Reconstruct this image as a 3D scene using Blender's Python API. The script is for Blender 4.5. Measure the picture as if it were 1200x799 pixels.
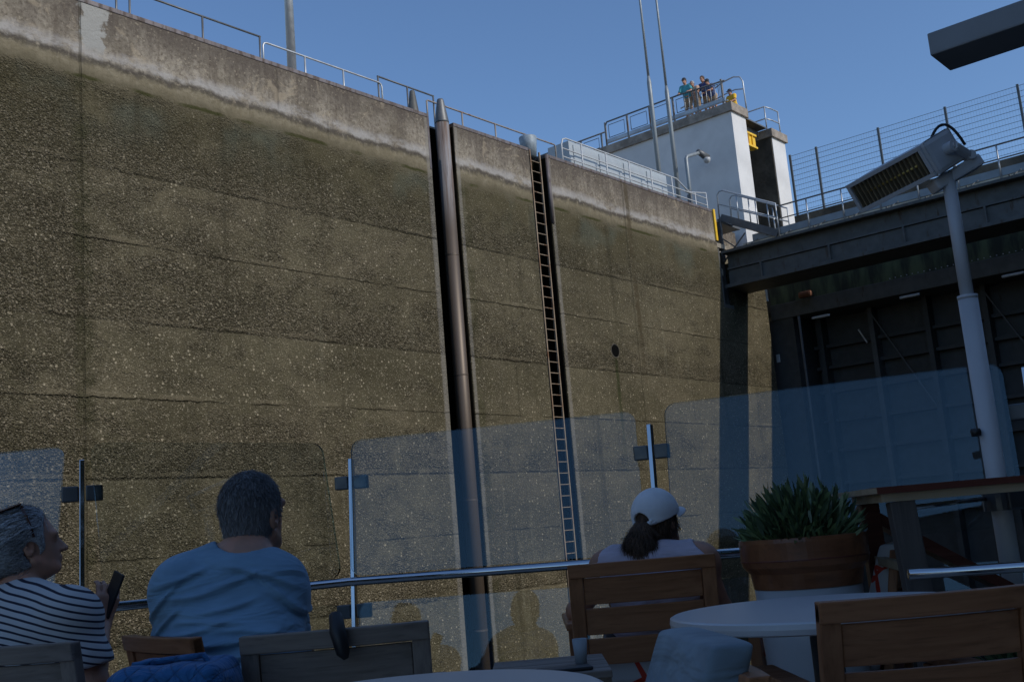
import bpy, bmesh, math, random
import numpy as np
from mathutils import Vector, Matrix
from math import sin, cos, radians, pi, atan2, sqrt

random.seed(7)
for o in list(bpy.data.objects): bpy.data.objects.remove(o)
SC = bpy.context.scene
COL = SC.collection

# ------------------------------------------------------------------ camera
F, PITCH, ROLL, CZ = 1266., radians(10.1), radians(4.8), 1.0
fw = np.array([0, cos(PITCH), sin(PITCH)]); u0 = np.array([0, -sin(PITCH), cos(PITCH)]); r0 = np.array([1., 0, 0])
cup = u0*cos(ROLL) + r0*sin(ROLL); crt = r0*cos(ROLL) - u0*sin(ROLL)
cam = bpy.data.cameras.new('camera'); cam.lens = 36*F/1200; cam.clip_end = 3000; cam.clip_start = .05
co = bpy.data.objects.new('camera', cam); COL.objects.link(co)
co.matrix_world = Matrix(((crt[0], cup[0], -fw[0], 0), (crt[1], cup[1], -fw[1], 0), (crt[2], cup[2], -fw[2], CZ), (0, 0, 0, 1)))
SC.camera = co

# ------------------------------------------------------------------ lock frame: s along the lock, d towards the wall, z up
A = radians(39.9)
wv = np.array([sin(A), cos(A), 0]); nv = np.array([-cos(A), sin(A), 0])
LROT = atan2(cos(A), sin(A))

# ------------------------------------------------------------------ sky and sun
sun_dir = wv*.17 - nv*1.0 + np.array([0, 0, .70]); sun_dir /= np.linalg.norm(sun_dir)
ELEV = math.asin(sun_dir[2]); AZ = atan2(sun_dir[0], sun_dir[1])
W = bpy.data.worlds.new('World'); SC.world = W; W.use_nodes = True
nt = W.node_tree; nt.nodes.clear()
sky = nt.nodes.new('ShaderNodeTexSky'); sky.sky_type = 'NISHITA'; sky.sun_disc = False
sky.sun_elevation = ELEV; sky.sun_rotation = AZ; sky.air_density = 1.0; sky.dust_density = .5; sky.ozone_density = 6.0
bg = nt.nodes.new('ShaderNodeBackground'); bg.inputs[1].default_value = .15
out = nt.nodes.new('ShaderNodeOutputWorld')
nt.links.new(sky.outputs[0], bg.inputs[0]); nt.links.new(bg.outputs[0], out.inputs[0])
sl = bpy.data.lights.new('sun', 'SUN'); sl.energy = 3.0; sl.angle = radians(.5); sl.color = (1, .93, .82)
so = bpy.data.objects.new('sun', sl); COL.objects.link(so)
so.rotation_euler = Vector(sun_dir).to_track_quat('Z', 'Y').to_euler()
SC.view_settings.view_transform = 'Standard'; SC.view_settings.look = 'None'
SC.view_settings.gamma = 1; SC.view_settings.exposure = -.08; SC.view_settings.use_curve_mapping = False

# ------------------------------------------------------------------ points from sight lines onto real planes
CAM = np.array([0, 0, CZ])
def ray(x, y): return fw*F + crt*(x-600) - cup*(y-399.5)
def hitp(x, y, nn, k):
    r = ray(x, y); return CAM + r*((k-CAM@nn)/(r@nn))
def P(x, y, depth): return Vector(hitp(x, y, np.array([0, 1., 0]), depth))
def PZ(x, y, z): return Vector(hitp(x, y, np.array([0, 0, 1.]), z))
def PD(x, y, d):
    p = hitp(x, y, nv, d); return Vector((p@wv, d, p[2]))
def PS(x, y, s):
    p = hitp(x, y, wv, s); return Vector((s, p@nv, p[2]))

# ------------------------------------------------------------------ materials
class G:
    def __init__(self, name):
        self.m = bpy.data.materials.new(name); self.m.use_nodes = True
        self.t = self.m.node_tree; self.t.nodes.clear()
        self.out = self.t.nodes.new('ShaderNodeOutputMaterial')
        self.tc = self.t.nodes.new('ShaderNodeTexCoord')
        self.P = self.tc.outputs['Object']
    def n(self, typ, **kw):
        x = self.t.nodes.new(typ)
        for k, v in kw.items(): setattr(x, k, v)
        return x
    def set(self, sock, v):
        if isinstance(v, bpy.types.NodeSocket): self.t.links.new(v, sock)
        elif isinstance(v, (tuple, list)) and sock.type == 'RGBA' and len(v) == 3: sock.default_value = (*v, 1)
        else: sock.default_value = v
    def math(self, op, a, b=0., c=None):
        x = self.n('ShaderNodeMath', operation=op); self.set(x.inputs[0], a); self.set(x.inputs[1], b)
        if c is not None: self.set(x.inputs[2], c)
        return x.outputs[0]
    def add(self, a, b): return self.math('ADD', a, b)
    def mul(self, a, b): return self.math('MULTIPLY', a, b)
    def map(self, v, a, b, c=0., d=1., smooth=True):
        x = self.n('ShaderNodeMapRange'); x.interpolation_type = 'SMOOTHSTEP' if smooth else 'LINEAR'
        for i, q in enumerate((v, a, b, c, d)): self.set(x.inputs[i], q)
        return x.outputs[0]
    def mix(self, f, a, b, mode='MIX'):
        x = self.n('ShaderNodeMix', data_type='RGBA', blend_type=mode)
        self.set(x.inputs[0], f); self.set(x.inputs[6], a); self.set(x.inputs[7], b); return x.outputs[2]
    def xyz(self, v=None):
        x = self.n('ShaderNodeSeparateXYZ'); self.set(x.inputs[0], v or self.P); return x.outputs
    def scale(self, s, v=None):
        x = self.n('ShaderNodeMapping'); self.set(x.inputs[0], v or self.P); x.inputs['Scale'].default_value = s; return x.outputs[0]
    def noise(self, sc, det=3., rough=.55, vec=None, dist=0., color=False):
        x = self.n('ShaderNodeTexNoise'); self.set(x.inputs['Vector'], vec or self.P)
        x.inputs['Scale'].default_value = sc; x.inputs['Detail'].default_value = det; x.inputs['Roughness'].default_value = rough
        x.inputs['Distortion'].default_value = dist
        return x.outputs['Color' if color else 'Fac']
    def voro(self, sc, vec=None, feature='F1', rnd=1.):
        x = self.n('ShaderNodeTexVoronoi', feature=feature); self.set(x.inputs['Vector'], vec or self.P)
        x.inputs['Scale'].default_value = sc; x.inputs['Randomness'].default_value = rnd
        return x.outputs
    def bump(self, h, dist=.01, strength=1., normal=None):
        x = self.n('ShaderNodeBump'); self.set(x.inputs['Height'], h); x.inputs['Distance'].default_value = dist
        x.inputs['Strength'].default_value = strength
        if normal is not None: self.set(x.inputs['Normal'], normal)
        return x.outputs[0]
    def bsdf(self, col, rough=.6, metal=0., normal=None, **kw):
        x = self.n('ShaderNodeBsdfPrincipled'); self.set(x.inputs['Base Color'], col)
        self.set(x.inputs['Roughness'], rough); self.set(x.inputs['Metallic'], metal)
        if normal is not None: self.set(x.inputs['Normal'], normal)
        for k, v in kw.items(): self.set(x.inputs[k], v)
        self.t.links.new(x.outputs[0], self.out.inputs[0]); return x

def plain(name, col, rough=.6, metal=0., var=.18, sc=6., bump=0., bsc=60., rv=.08, **kw):
    g = G(name)
    f = g.noise(sc, 4.)
    lo = tuple(c*(1-var) for c in col); hi = tuple(min(1, c*(1+var)) for c in col)
    c = g.mix(g.map(f, .3, .7), lo, hi)
    r = g.map(g.noise(sc*2.3, 3.), .3, .7, max(0, rough-rv), min(1, rough+rv))
    nn = g.bump(g.noise(bsc, 3.), bump) if bump else None
    g.bsdf(c, r, metal, nn, **kw); return g.m

def wood(name, c1, c2, rough=.5, axis=0, coat=.0, grain=26.):
    g = G(name)
    s = [grain]*3; s[axis] = grain*.055
    f = g.noise(1., 5., .6, g.scale(s), .6)
    f2 = g.noise(1., 2., .5, g.scale([q*5 for q in s]))
    f3 = g.noise(1.7, 2.)
    c = g.mix(g.map(f, .3, .7), c1, c2)
    c = g.mix(g.mul(g.map(f2, .5, .8), .45), c, tuple(q*.45 for q in c1))
    c = g.mix(g.map(f3, .35, .7, 0, .35), c, tuple(q*.6 for q in c2))
    g.bsdf(c, g.map(f, .3, .7, rough+.1, rough-.05), 0., g.bump(f2, .0015, .6), **{'Coat Weight': coat, 'Specular IOR Level': .25})
    return g.m

def wall_mat():
    g = G('lock_wall_concrete')
    mp = g.n('ShaderNodeMapping'); g.set(mp.inputs[0], g.P); mp.inputs['Location'].default_value = (0, 18, -4.5); g.P = mp.outputs[0]
    X, Y, Z = g.xyz()
    wob = g.noise(.5, 4., .6); wob2 = g.noise(3.5, 4., .65)
    zz = g.add(Z, g.mul(g.add(wob2, -.5), .22))
    # ---- lower, river-worn aggregate
    lift = g.n('ShaderNodeTexWhiteNoise', noise_dimensions='1D'); g.set(lift.inputs['W'], g.math('FLOOR', g.mul(g.add(Z, .33), .345)))
    lift = lift.outputs[0]
    vA = g.voro(29.); vB = g.voro(60.); vC = g.voro(15.)
    stone = g.xyz(vA['Color'])[0]; stone2 = g.xyz(vB['Color'])[1]; stone3 = g.xyz(vC['Color'])[2]
    patch = g.noise(.33, 5., .6); patch2 = g.noise(1.1, 5., .62, vec=g.scale((1., 1., 1.7)), dist=.5); patch3 = g.noise(2.9, 4., .6)
    ph = g.math('FRACT', g.mul(g.add(Z, .36), .3448))       # height within each pour: rough just above the lift line
    rough = g.map(g.add(g.add(patch2, g.mul(g.map(ph, .55, .02), .22)), g.add(g.add(g.mul(lift, .10), g.map(X, 9.9, 9.4, 0, .10)), g.map(X, 10., 24., 0, -.13))), .42, .76)
    base = g.mix(g.map(patch, .35, .65), (.072, .064, .039), (.112, .099, .062))
    base = g.mix(g.map(patch3, .42, .70, 0, .6), base, (.062, .055, .036))
    big = g.noise(1., 5., .62, g.scale((.22, .22, .5)), .6); base = g.mix(g.map(big, .46, .66, 0, .5), base, (.150, .128, .085)); base = g.mix(g.map(big, .46, .30, 0, .45), base, (.050, .043, .024))
    base = g.mix(g.mul(lift, .22), base, (.135, .112, .072))
    base = g.mix(g.mul(g.map(stone, .0, .45, .7, 0), rough), base, (.026, .021, .013))
    base = g.mix(g.mul(g.map(stone, .6, 1., 0, .8), g.add(g.mul(rough, .85), .15)), base, (.235, .20, .14))
    base = g.mix(g.map(stone2, .0, .35, .55, 0), base, (.034, .029, .018))
    base = g.mix(g.map(stone2, .90, .99, 0, .7), base, (.30, .265, .19))
    base = g.mix(g.mul(g.map(stone3, .90, .97, 0, .75), g.map(vC['Distance'], .42, .30)), base, (.38, .33, .235))
    # greenish film under the worn edge, drips
    drip = g.noise(1., 4., .6, g.scale((1.5, 1.5, .12)))
    gm = g.mul(g.map(g.add(Z, g.mul(drip, 2.6)), 9.0, 11.9), g.map(Z, 10.35, 10.1))
    base = g.mix(g.mul(gm, .6), base, (.068, .058, .030))
    slick = g.mul(g.map(g.noise(1., 3., .5, g.scale((.7, .7, .55))), .52, .68), g.map(Z, 8.6, 9.8))
    base = g.mix(g.mul(slick, .55), base, (.088, .098, .076))
    streak = g.map(g.noise(1., 5., .65, g.scale((2.3, 2.3, .09))), .55, .74)
    base = g.mix(g.mul(streak, .5), base, (.045, .040, .024))
    wst = g.mul(g.map(g.noise(1., 5., .66, g.scale((2.8, 2.8, .14))), .58, .76), g.map(X, 12., 26., .25, .8)); base = g.mix(wst, base, (.165, .152, .105))
    def vline(s0, wd, wobble=.05):
        d_ = g.math('ABSOLUTE', g.add(g.add(X, -s0), g.mul(g.add(wob2, -.5), wobble))); return g.map(d_, wd*.4, wd, 1, 0)
    # ---- upper, weathered plain concrete
    up = g.mix(g.map(g.noise(1.1, 5., .65), .3, .7), (.175, .150, .115), (.34, .30, .24))
    up = g.mix(g.map(g.noise(11., 5., .75), .44, .64, 0, .75), up, (.095, .078, .062))
    up = g.mix(g.map(g.noise(4., 5., .7, dist=.6), .55, .68, 0, .6), up, (.38, .34, .28))
    up = g.mix(g.map(g.noise(1., 5., .7, g.scale((3.2, 3.2, .5))), .5, .68, 0, .6), up, (.095, .075, .058))
    soot = g.noise(1., 5., .68, g.scale((1.9, 1.9, .45)))
    up = g.mix(g.mul(g.map(g.add(Z, g.mul(soot, 2.0)), 11.5, 12.75), .85), up, (.085, .070, .060))
    up = g.mix(g.mul(g.map(stone, .90, .97, 0, .6), g.map(patch2, .4, .6)), up, (.33, .285, .215))
    chip = g.map(g.noise(1.3, 6., .72, dist=1.2), .56, .66)
    up = g.mix(g.mul(chip, .55), up, (.33, .275, .20))
    zl = g.add(g.add(Z, g.mul(g.add(wob, -.5), .28)), g.mul(g.add(wob2, -.5), .3))
    wband = g.mul(g.map(zl, 10.46, 10.58), g.map(zl, 10.84, 10.62))
    brk = g.map(g.noise(1., 5., .7, g.scale((1.1, 1.1, 2.2))), .36, .56)
    up = g.mix(g.mul(g.mul(wband, brk), .75), up, (.36, .345, .33))
    dband = g.mul(g.mul(g.map(zl, 10.30, 10.42), g.map(zl, 10.58, 10.46)), g.map(g.noise(7., 4., .7), .30, .5))
    up = g.mix(g.mul(dband, .85), up, (.055, .048, .042))
    up = g.mix(g.map(zl, 10.5, 10.3, 0, .55), up, (.20, .17, .10))
    rep = g.mul(g.map(g.math('ABSOLUTE', g.add(g.add(X, -9.86), g.mul(g.add(wob2, -.5), .9))), .2, .3, 1, 0), g.map(zz, 10.55, 10.75))
    up = g.mix(rep, up, (.30, .295, .275))
    up = g.mix(g.map(zl, 10.42, 10.08, 0, .85), up, (.110, .094, .062))
    c = g.mix(g.map(g.add(zz, g.mul(g.add(wob, -.5), .5)), 9.80, 10.24), base, up)
    moss = g.mul(g.map(g.math('ABSOLUTE', g.add(g.add(Z, g.mul(g.add(wob2, -.5), .1)), -10.08)), .015, .06, 1, 0), g.map(g.noise(.8, 4.), .45, .6))
    c = g.mix(g.mul(moss, .85), c, (.038, .040, .012))
    # ---- joints
    hl = None
    for z0 in (8.36, 5.45, 2.54, -.36, 6.95, 4.0, 1.1):
        q = g.map(g.math('ABSOLUTE', g.add(g.add(Z, -z0), g.mul(g.add(wob2, -.5), .12))), .012, .045 if z0 in (8.36, 5.45, 2.54, -.36) else .03, 1, 0)
        hl = q if hl is None else g.math('MAXIMUM', hl, q)
    hl = g.mul(hl, g.map(g.noise(.9, 3.), .36, .6)); hl = g.mul(hl, g.map(Z, 10.0, 9.9))
    vj = g.math('MAXIMUM', vline(9.62, .032, .03), g.mul(vline(27.5, .05), .8))
    for s0 in (14.2, 15.6, 21.6, 30.4): vj = g.math('MAXIMUM', vj, g.mul(vline(s0, .03), g.mul(.5, g.map(g.noise(.8, 2.), .45, .6))))
    jn = g.math('MAXIMUM', hl, vj)
    led = None
    for z0 in (8.36, 5.45, 2.54, 6.95, 4.0):
        q = g.map(g.math('ABSOLUTE', g.add(g.add(Z, -z0-.06), g.mul(g.add(wob2, -.5), .12))), .02, .07, 1, 0); led = q if led is None else g.math('MAXIMUM', led, q)
    led = g.mul(led, g.map(g.noise(.7, 3.), .48, .62)); led = g.mul(led, g.map(Z, 10.0, 9.9))
    c = g.mix(g.mul(led, .45), c, (.15, .128, .085))
    c = g.mix(g.mul(jn, .42), c, (.03, .026, .015))
    grn = g.mul(g.math('MAXIMUM', vline(9.62, .22, .5), vline(20.12, .2, .2)), g.mul(g.map(Z, 10.3, 9.9), g.map(patch2, .4, .6)))
    c = g.mix(g.mul(grn, .45), c, (.048, .048, .022))
    wet = g.mul(vline(27.72, .16, .12), g.map(Z, 3., 6.5)); wet = g.mul(wet, g.map(g.add(wob2, wob), .7, 1.15))
    c = g.mix(g.mul(wet, .7), c, (.060, .046, .026))
    grs = g.mul(g.mul(vline(26.25, .10, .1), g.map(Z, 5.95, 5.8)), g.map(Z, 2.5, 5.5, .2, 1)); c = g.mix(g.mul(grs, .8), c, (.035, .040, .016))
    pale = g.mul(g.math('MAXIMUM', vline(18.87, .12, .06), g.math('MAXIMUM', vline(19.95, .08, .06), vline(23.84, .10, .06))), .55)
    c = g.mix(pale, c, (.23, .215, .19))
    # ---- relief
    low = g.map(zz, 10.15, 10.0)
    hA = g.math('SUBTRACT', .6, vA['Distance']); hB = g.math('SUBTRACT', .6, vB['Distance']); hC = g.math('SUBTRACT', .6, vC['Distance'])
    hh = g.mul(g.add(g.add(g.mul(hA, g.add(.5, stone)), g.mul(hB, .5)), g.mul(hC, g.mul(stone3, .9))), g.add(g.mul(low, g.add(.22, g.mul(rough, .85))), .07))
    hh = g.add(hh, g.mul(g.noise(4., 6., .68), .9)); hh = g.add(hh, g.mul(led, .6)); hh = g.math('SUBTRACT', hh, g.mul(jn, .6))
    g.bsdf(c, .88, 0., g.bump(hh, .038, 1.), **{'Specular IOR Level': .06}); return g.m

def stripes_mat():
    g = G('striped_jersey'); X, Y, Z = g.xyz()
    r = g.math('SQRT', g.add(g.mul(X, X), g.mul(Y, Y)))
    v = g.add(g.add(Z, g.mul(g.math('MAXIMUM', g.add(X, -.02), 0.), .30)), g.mul(g.add(g.noise(4., 2.), -.5), .02))
    fr = g.math('FRACT', g.mul(v, 50.))
    st = g.mul(g.map(fr, .02, .10), g.map(fr, .42, .34))
    c = g.mix(st, (.46, .47, .48), (.012, .013, .03))
    g.bsdf(c, .85, 0., g.bump(g.noise(16., 3.), .006)); return g.m

def cloth_mat(name, col, fold=.006, sc=9., var=.1):
    g = G(name); f = g.noise(300., 2.); big = g.noise(1., 3., .55, g.scale((sc*.35, sc*.5, sc*1.6)), .7)
    c = g.mix(g.map(g.noise(7., 3.), .3, .7), tuple(q*(1-var) for q in col), tuple(q*(1+var) for q in col))
    b = g.bump(big, fold*3.2, .9); b = g.bump(f, .0006, .7, b)
    g.bsdf(c, .88, 0., b, **{'Sheen Weight': .15}); return g.m

def quilt_mat():
    g = G('quilted_bag_fabric'); X, Y, Z = g.xyz()
    a = g.math('ABSOLUTE', g.math('SINE', g.mul(g.add(X, Z), 62.))); b = g.math('ABSOLUTE', g.math('SINE', g.mul(g.math('SUBTRACT', X, Z), 62.)))
    q = g.math('POWER', g.mul(a, b), .35); f = g.noise(1., 4., .6, g.scale((9, 9, 16)), .8)
    c = g.mix(g.map(q, .2, .7), (.010, .075, .20), (.018, .125, .31)); c = g.mix(g.map(f, .35, .7, 0, .4), c, (.012, .09, .24))
    g.bsdf(c, .8, 0., g.bump(f, .03, .9, g.bump(q, .006, .8)), **{'Sheen Weight': .15}); return g.m

def coral_mat():
    g = G('coral_print'); X, Y, Z = g.xyz()
    v = g.voro(7.5, feature='DISTANCE_TO_EDGE')['Distance']; n = g.add(v, g.mul(g.add(g.noise(9., 2.), -.5), .03))
    k = g.map(g.math('SUBTRACT', n, g.mul(g.map(g.noise(5., 1.), .3, .7), .05)), .028, .04, 1, 0)
    g.bsdf(g.mix(k, (.62, .62, .62), (.62, .055, .03)), .85, 0., g.bump(g.noise(250., 2.), .0008)); return g.m

def hair_mat(name, c1, c2, sc=(260, 40, 260), fade=None):
    g = G(name); f = g.noise(1., 3., .6, g.scale(sc), 1.2); b = g.noise(14., 3.); X, Y, Z = g.xyz()
    c = g.mix(g.map(f, .3, .7), c1, c2); c = g.mix(g.map(b, .4, .7, 0, .5), c, tuple(q*.6 for q in c1))
    if fade: c = g.mix(g.map(g.add(Z, g.mul(g.add(b, -.5), .06)), fade[0], fade[1], 0, .8), c, g.mix(g.map(f, .35, .6), c2, fade[2]))
    g.bsdf(c, .6, 0., g.bump(f, .006, 1.), **{'Specular IOR Level': .3}); return g.m

def skin_mat(name, col):
    g = G(name); f = g.noise(18., 4.); c = g.mix(g.map(f, .35, .65), tuple(q*.85 for q in col), (col[0]*1.1, col[1]*1.0, col[2]*.98))
    g.bsdf(c, .5, 0., g.bump(g.noise(220., 2.), .0006), **{'Subsurface Weight': .08, 'Subsurface Radius': (.01, .004, .002)}); return g.m

def glass_mat(name, tint=(.93, .95, .95), ior=1.55):
    g = G(name)
    tr = g.n('ShaderNodeBsdfTransparent'); g.set(tr.inputs[0], tint)
    gl = g.n('ShaderNodeBsdfGlossy'); gl.inputs['Roughness'].default_value = .0; gl.inputs[0].default_value = (.58, .78, .86, 1)
    fr = g.n('ShaderNodeFresnel'); fr.inputs[0].default_value = ior
    mx = g.n('ShaderNodeMixShader'); g.set(mx.inputs[0], fr.outputs[0]); g.set(mx.inputs[1], tr.outputs[0]); g.set(mx.inputs[2], gl.outputs[0])
    g.t.links.new(mx.outputs[0], g.out.inputs[0]); return g.m

def rusty(name, col, rust=(.16, .075, .035), amt=.55, rough=.5, metal=.3):
    g = G(name); f = g.noise(1., 5., .65, g.scale((5, 5, 1.3))); k = g.map(f, amt, amt+.16)
    c = g.mix(g.map(g.noise(3., 3.), .3, .7), tuple(q*.85 for q in col), tuple(q*1.15 for q in col))
    g.bsdf(g.mix(k, c, rust), g.map(k, 0, 1, rough, .85), metal, g.bump(g.noise(30., 4.), .004, .5)); return g.m

def tube_mat():
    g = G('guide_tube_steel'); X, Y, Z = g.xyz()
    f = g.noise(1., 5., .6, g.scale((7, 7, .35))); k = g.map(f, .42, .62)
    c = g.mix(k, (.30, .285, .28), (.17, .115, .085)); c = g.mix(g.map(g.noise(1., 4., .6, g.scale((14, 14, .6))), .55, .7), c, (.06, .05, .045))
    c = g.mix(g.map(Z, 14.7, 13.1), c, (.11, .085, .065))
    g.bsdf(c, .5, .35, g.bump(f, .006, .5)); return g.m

def gate_moss():
    g = G('algae_gate_face'); f = g.noise(1., 5., .6, g.scale((2.2, 2.2, .5)))
    c = g.mix(g.map(f, .35, .65), (.03, .034, .020), (.11, .14, .065)); g.bsdf(c, .8, 0., g.bump(f, .02)); return g.m

M = dict(
    wall=wall_mat(),
    conc=plain('quay_concrete', (.30, .27, .22), .9, 0, .25, 1.2, .01, 20),
    coping=plain('coping_stone', (.27, .235, .20), .9, 0, .3, 2.5, .012, 16),
    edge=rusty('coping_edge_steel', (.135, .118, .122), (.105, .08, .07), .45, .6, .3),
    darkconc=plain('dark_concrete', (.07, .063, .05), .9, 0, .45, 1.1, .02, 9),
    white=plain('white_render', (.61, .61, .61), .8, 0, .08, .9, .004, 14),
    galv=plain('galvanised_steel', (.42, .44, .46), .45, .6, .12, 3),
    galvd=rusty('dark_galvanised_steel', (.13, .135, .14), (.13, .08, .05), .60, .5, .4),
    whiterail=plain('pale_painted_rail', (.42, .44, .46), .5, .1, .08, 4),
    railbrown=rusty('weathered_rail', (.24, .22, .20), (.20, .10, .05), .5, .6, .3),
    mast=plain('mast_grey', (.24, .27, .29), .5, .3, .08, 2),
    cabinet=plain('cabinet_blue_grey', (.33, .37, .40), .55, 0, .06, 2),
    yellow=plain('safety_yellow', (.75, .46, .02), .5, 0, .1, 5),
    tube=tube_mat(),
    ladder=rusty('ladder_steel', (.26, .20, .14), (.16, .08, .04), .5, .8, .0),
    girder=rusty('girder_dark_paint', (.085, .088, .085), (.075, .055, .04), .55, .6, .1),
    gate=rusty('gate_plate', (.05, .052, .053), (.055, .04, .03), .6, .6, .1),
    gatelight=plain('gate_rib_grey', (.075, .078, .08), .6, 0, .2, 2),
    moss=gate_moss(), recess_shade=plain('algae_and_shade', (.014, .012, .008), .9, 0, .4, 2., **{'Specular IOR Level': .02}), greywood=wood('grey_wood', (.085, .072, .066), (.13, .112, .10), .6, 2),  # recess lining colour: algae taken near-black to stand in for shade
    black=plain('black_rubber', (.015, .015, .016), .5, 0, .1),
    wire=plain('fence_wire', (.10, .11, .115), .5, .3, .1),
    hoodblue=plain('hood_blue_grey', (.25, .30, .34), .55, .1, .2, 6),
    deck=wood('deck_teak', (.46, .42, .36), (.56, .52, .46), .6, 1),
    hull=plain('hull_white', (.7, .72, .74), .4, 0, .04, 1),
    teak=wood('teak', (.245, .102, .044), (.375, .165, .077), .42, 0, .1),
    teakv=wood('teak_upright', (.245, .102, .044), (.375, .165, .077), .42, 2, .1),
    teakdark=wood('dark_teak', (.11, .032, .022), (.16, .052, .034), .35, 0, .2),
    bowl=wood('planter_teak', (.155, .058, .026), (.25, .10, .045), .35, 0, .25, 9.),
    silver=wood('silvered_teak', (.19, .155, .13), (.27, .225, .19), .6, 0),
    silverv=wood('silvered_teak_upright', (.19, .155, .13), (.27, .225, .19), .6, 2),
    pale=wood('pale_wood', (.40, .30, .19), (.50, .39, .26), .5, 0),
    tabletop=plain('white_tabletop', (.52, .525, .53), .30, 0, .03, 3, rv=.01),
    pot=plain('white_planter', (.42, .43, .44), .35, 0, .04, 2),
    chrome=plain('polished_steel', (.58, .60, .62), .14, 1., .04, 5),
    clamp=plain('clamp_grey', (.10, .11, .12), .4, .5, .1),
    greypaint=plain('grey_blue_paint', (.50, .51, .53), .45, 0, .05, 3),
    beam=plain('beam_grey', (.27, .275, .28), .5, 0, .08, 3),
    reflector=plain('heater_reflector', (.46, .36, .22), .45, .2, .25, 12), slat=plain('heater_slats', (.16, .13, .085), .5, .3, .2, 9),
    gold=plain('heater_tube', (.50, .36, .10), .3, .5, .1),
    dark=plain('hole_shade_black', (.006, .006, .006), .9, 0, .1, **{'Specular IOR Level': .0}),
    glass=glass_mat('clear_glass'),
    soil=plain('soil', (.03, .022, .015), .95, 0, .4, 30, .02, 60), coral=coral_mat(), palesill=plain('pale_sill', (.58, .52, .42), .9, 0, .2, 1.5),
    cushion=cloth_mat('light_blue_cushion', (.19, .25, .29), .008, 9, .22),
    bag=quilt_mat(),
    teeblue=cloth_mat('light_blue_jersey', (.17, .30, .42), .011, 8),
    stripes=stripes_mat(),
    tank=cloth_mat('lavender_top', (.46, .40, .46), .007, 10),
    capw=cloth_mat('white_cap', (.70, .71, .73), .002, 8),
    trousers=cloth_mat('dark_trousers', (.04, .045, .06), .006),
    skin=skin_mat('skin', (.46, .25, .17)), skintan=skin_mat('tanned_skin', (.36, .18, .11)),
    hairgrey=hair_mat('dark_grey_hair', (.035, .035, .036), (.19, .19, .193), (120, 120, 34), (1.20, 1.09, (.27, .27, .275))),
    hairsilver=hair_mat('silver_hair', (.17, .175, .18), (.60, .61, .62), (34, 150, 190)),
    hairbrown=hair_mat('brown_hair', (.03, .017, .010), (.13, .075, .045), (160, 160, 24)),
    leaf=None,
)
def leaf_mat():
    g = G('planter_leaf'); oi = g.n('ShaderNodeNewGeometry').outputs['Random Per Island']
    c = g.mix(oi, (.030, .055, .030), (.15, .21, .085)); g.bsdf(c, .35, 0.); return g.m
M['leaf'] = leaf_mat()

# ------------------------------------------------------------------ object helpers
ORIG = {}
def tag(o, label=None, cat=None, group=None, kind=None):
    if label: o['label'] = label
    if cat: o['category'] = cat
    if group: o['group'] = group
    if kind: o['kind'] = kind
    return o
def thing(name, label, cat, org=(0, 0, 0), lock=False, group=None):
    """Empty at the thing's base; its parts are authored in world or lock coordinates and moved under it."""
    o = bpy.data.objects.new(name, None); COL.objects.link(o); o.empty_display_size = .1
    org = Vector(org)
    if lock:
        o.location = Matrix.Rotation(LROT, 3, 'Z') @ org; o.rotation_euler = (0, 0, LROT)
    else: o.location = org
    ORIG[o.name] = org
    return tag(o, label, cat, group)

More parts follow.
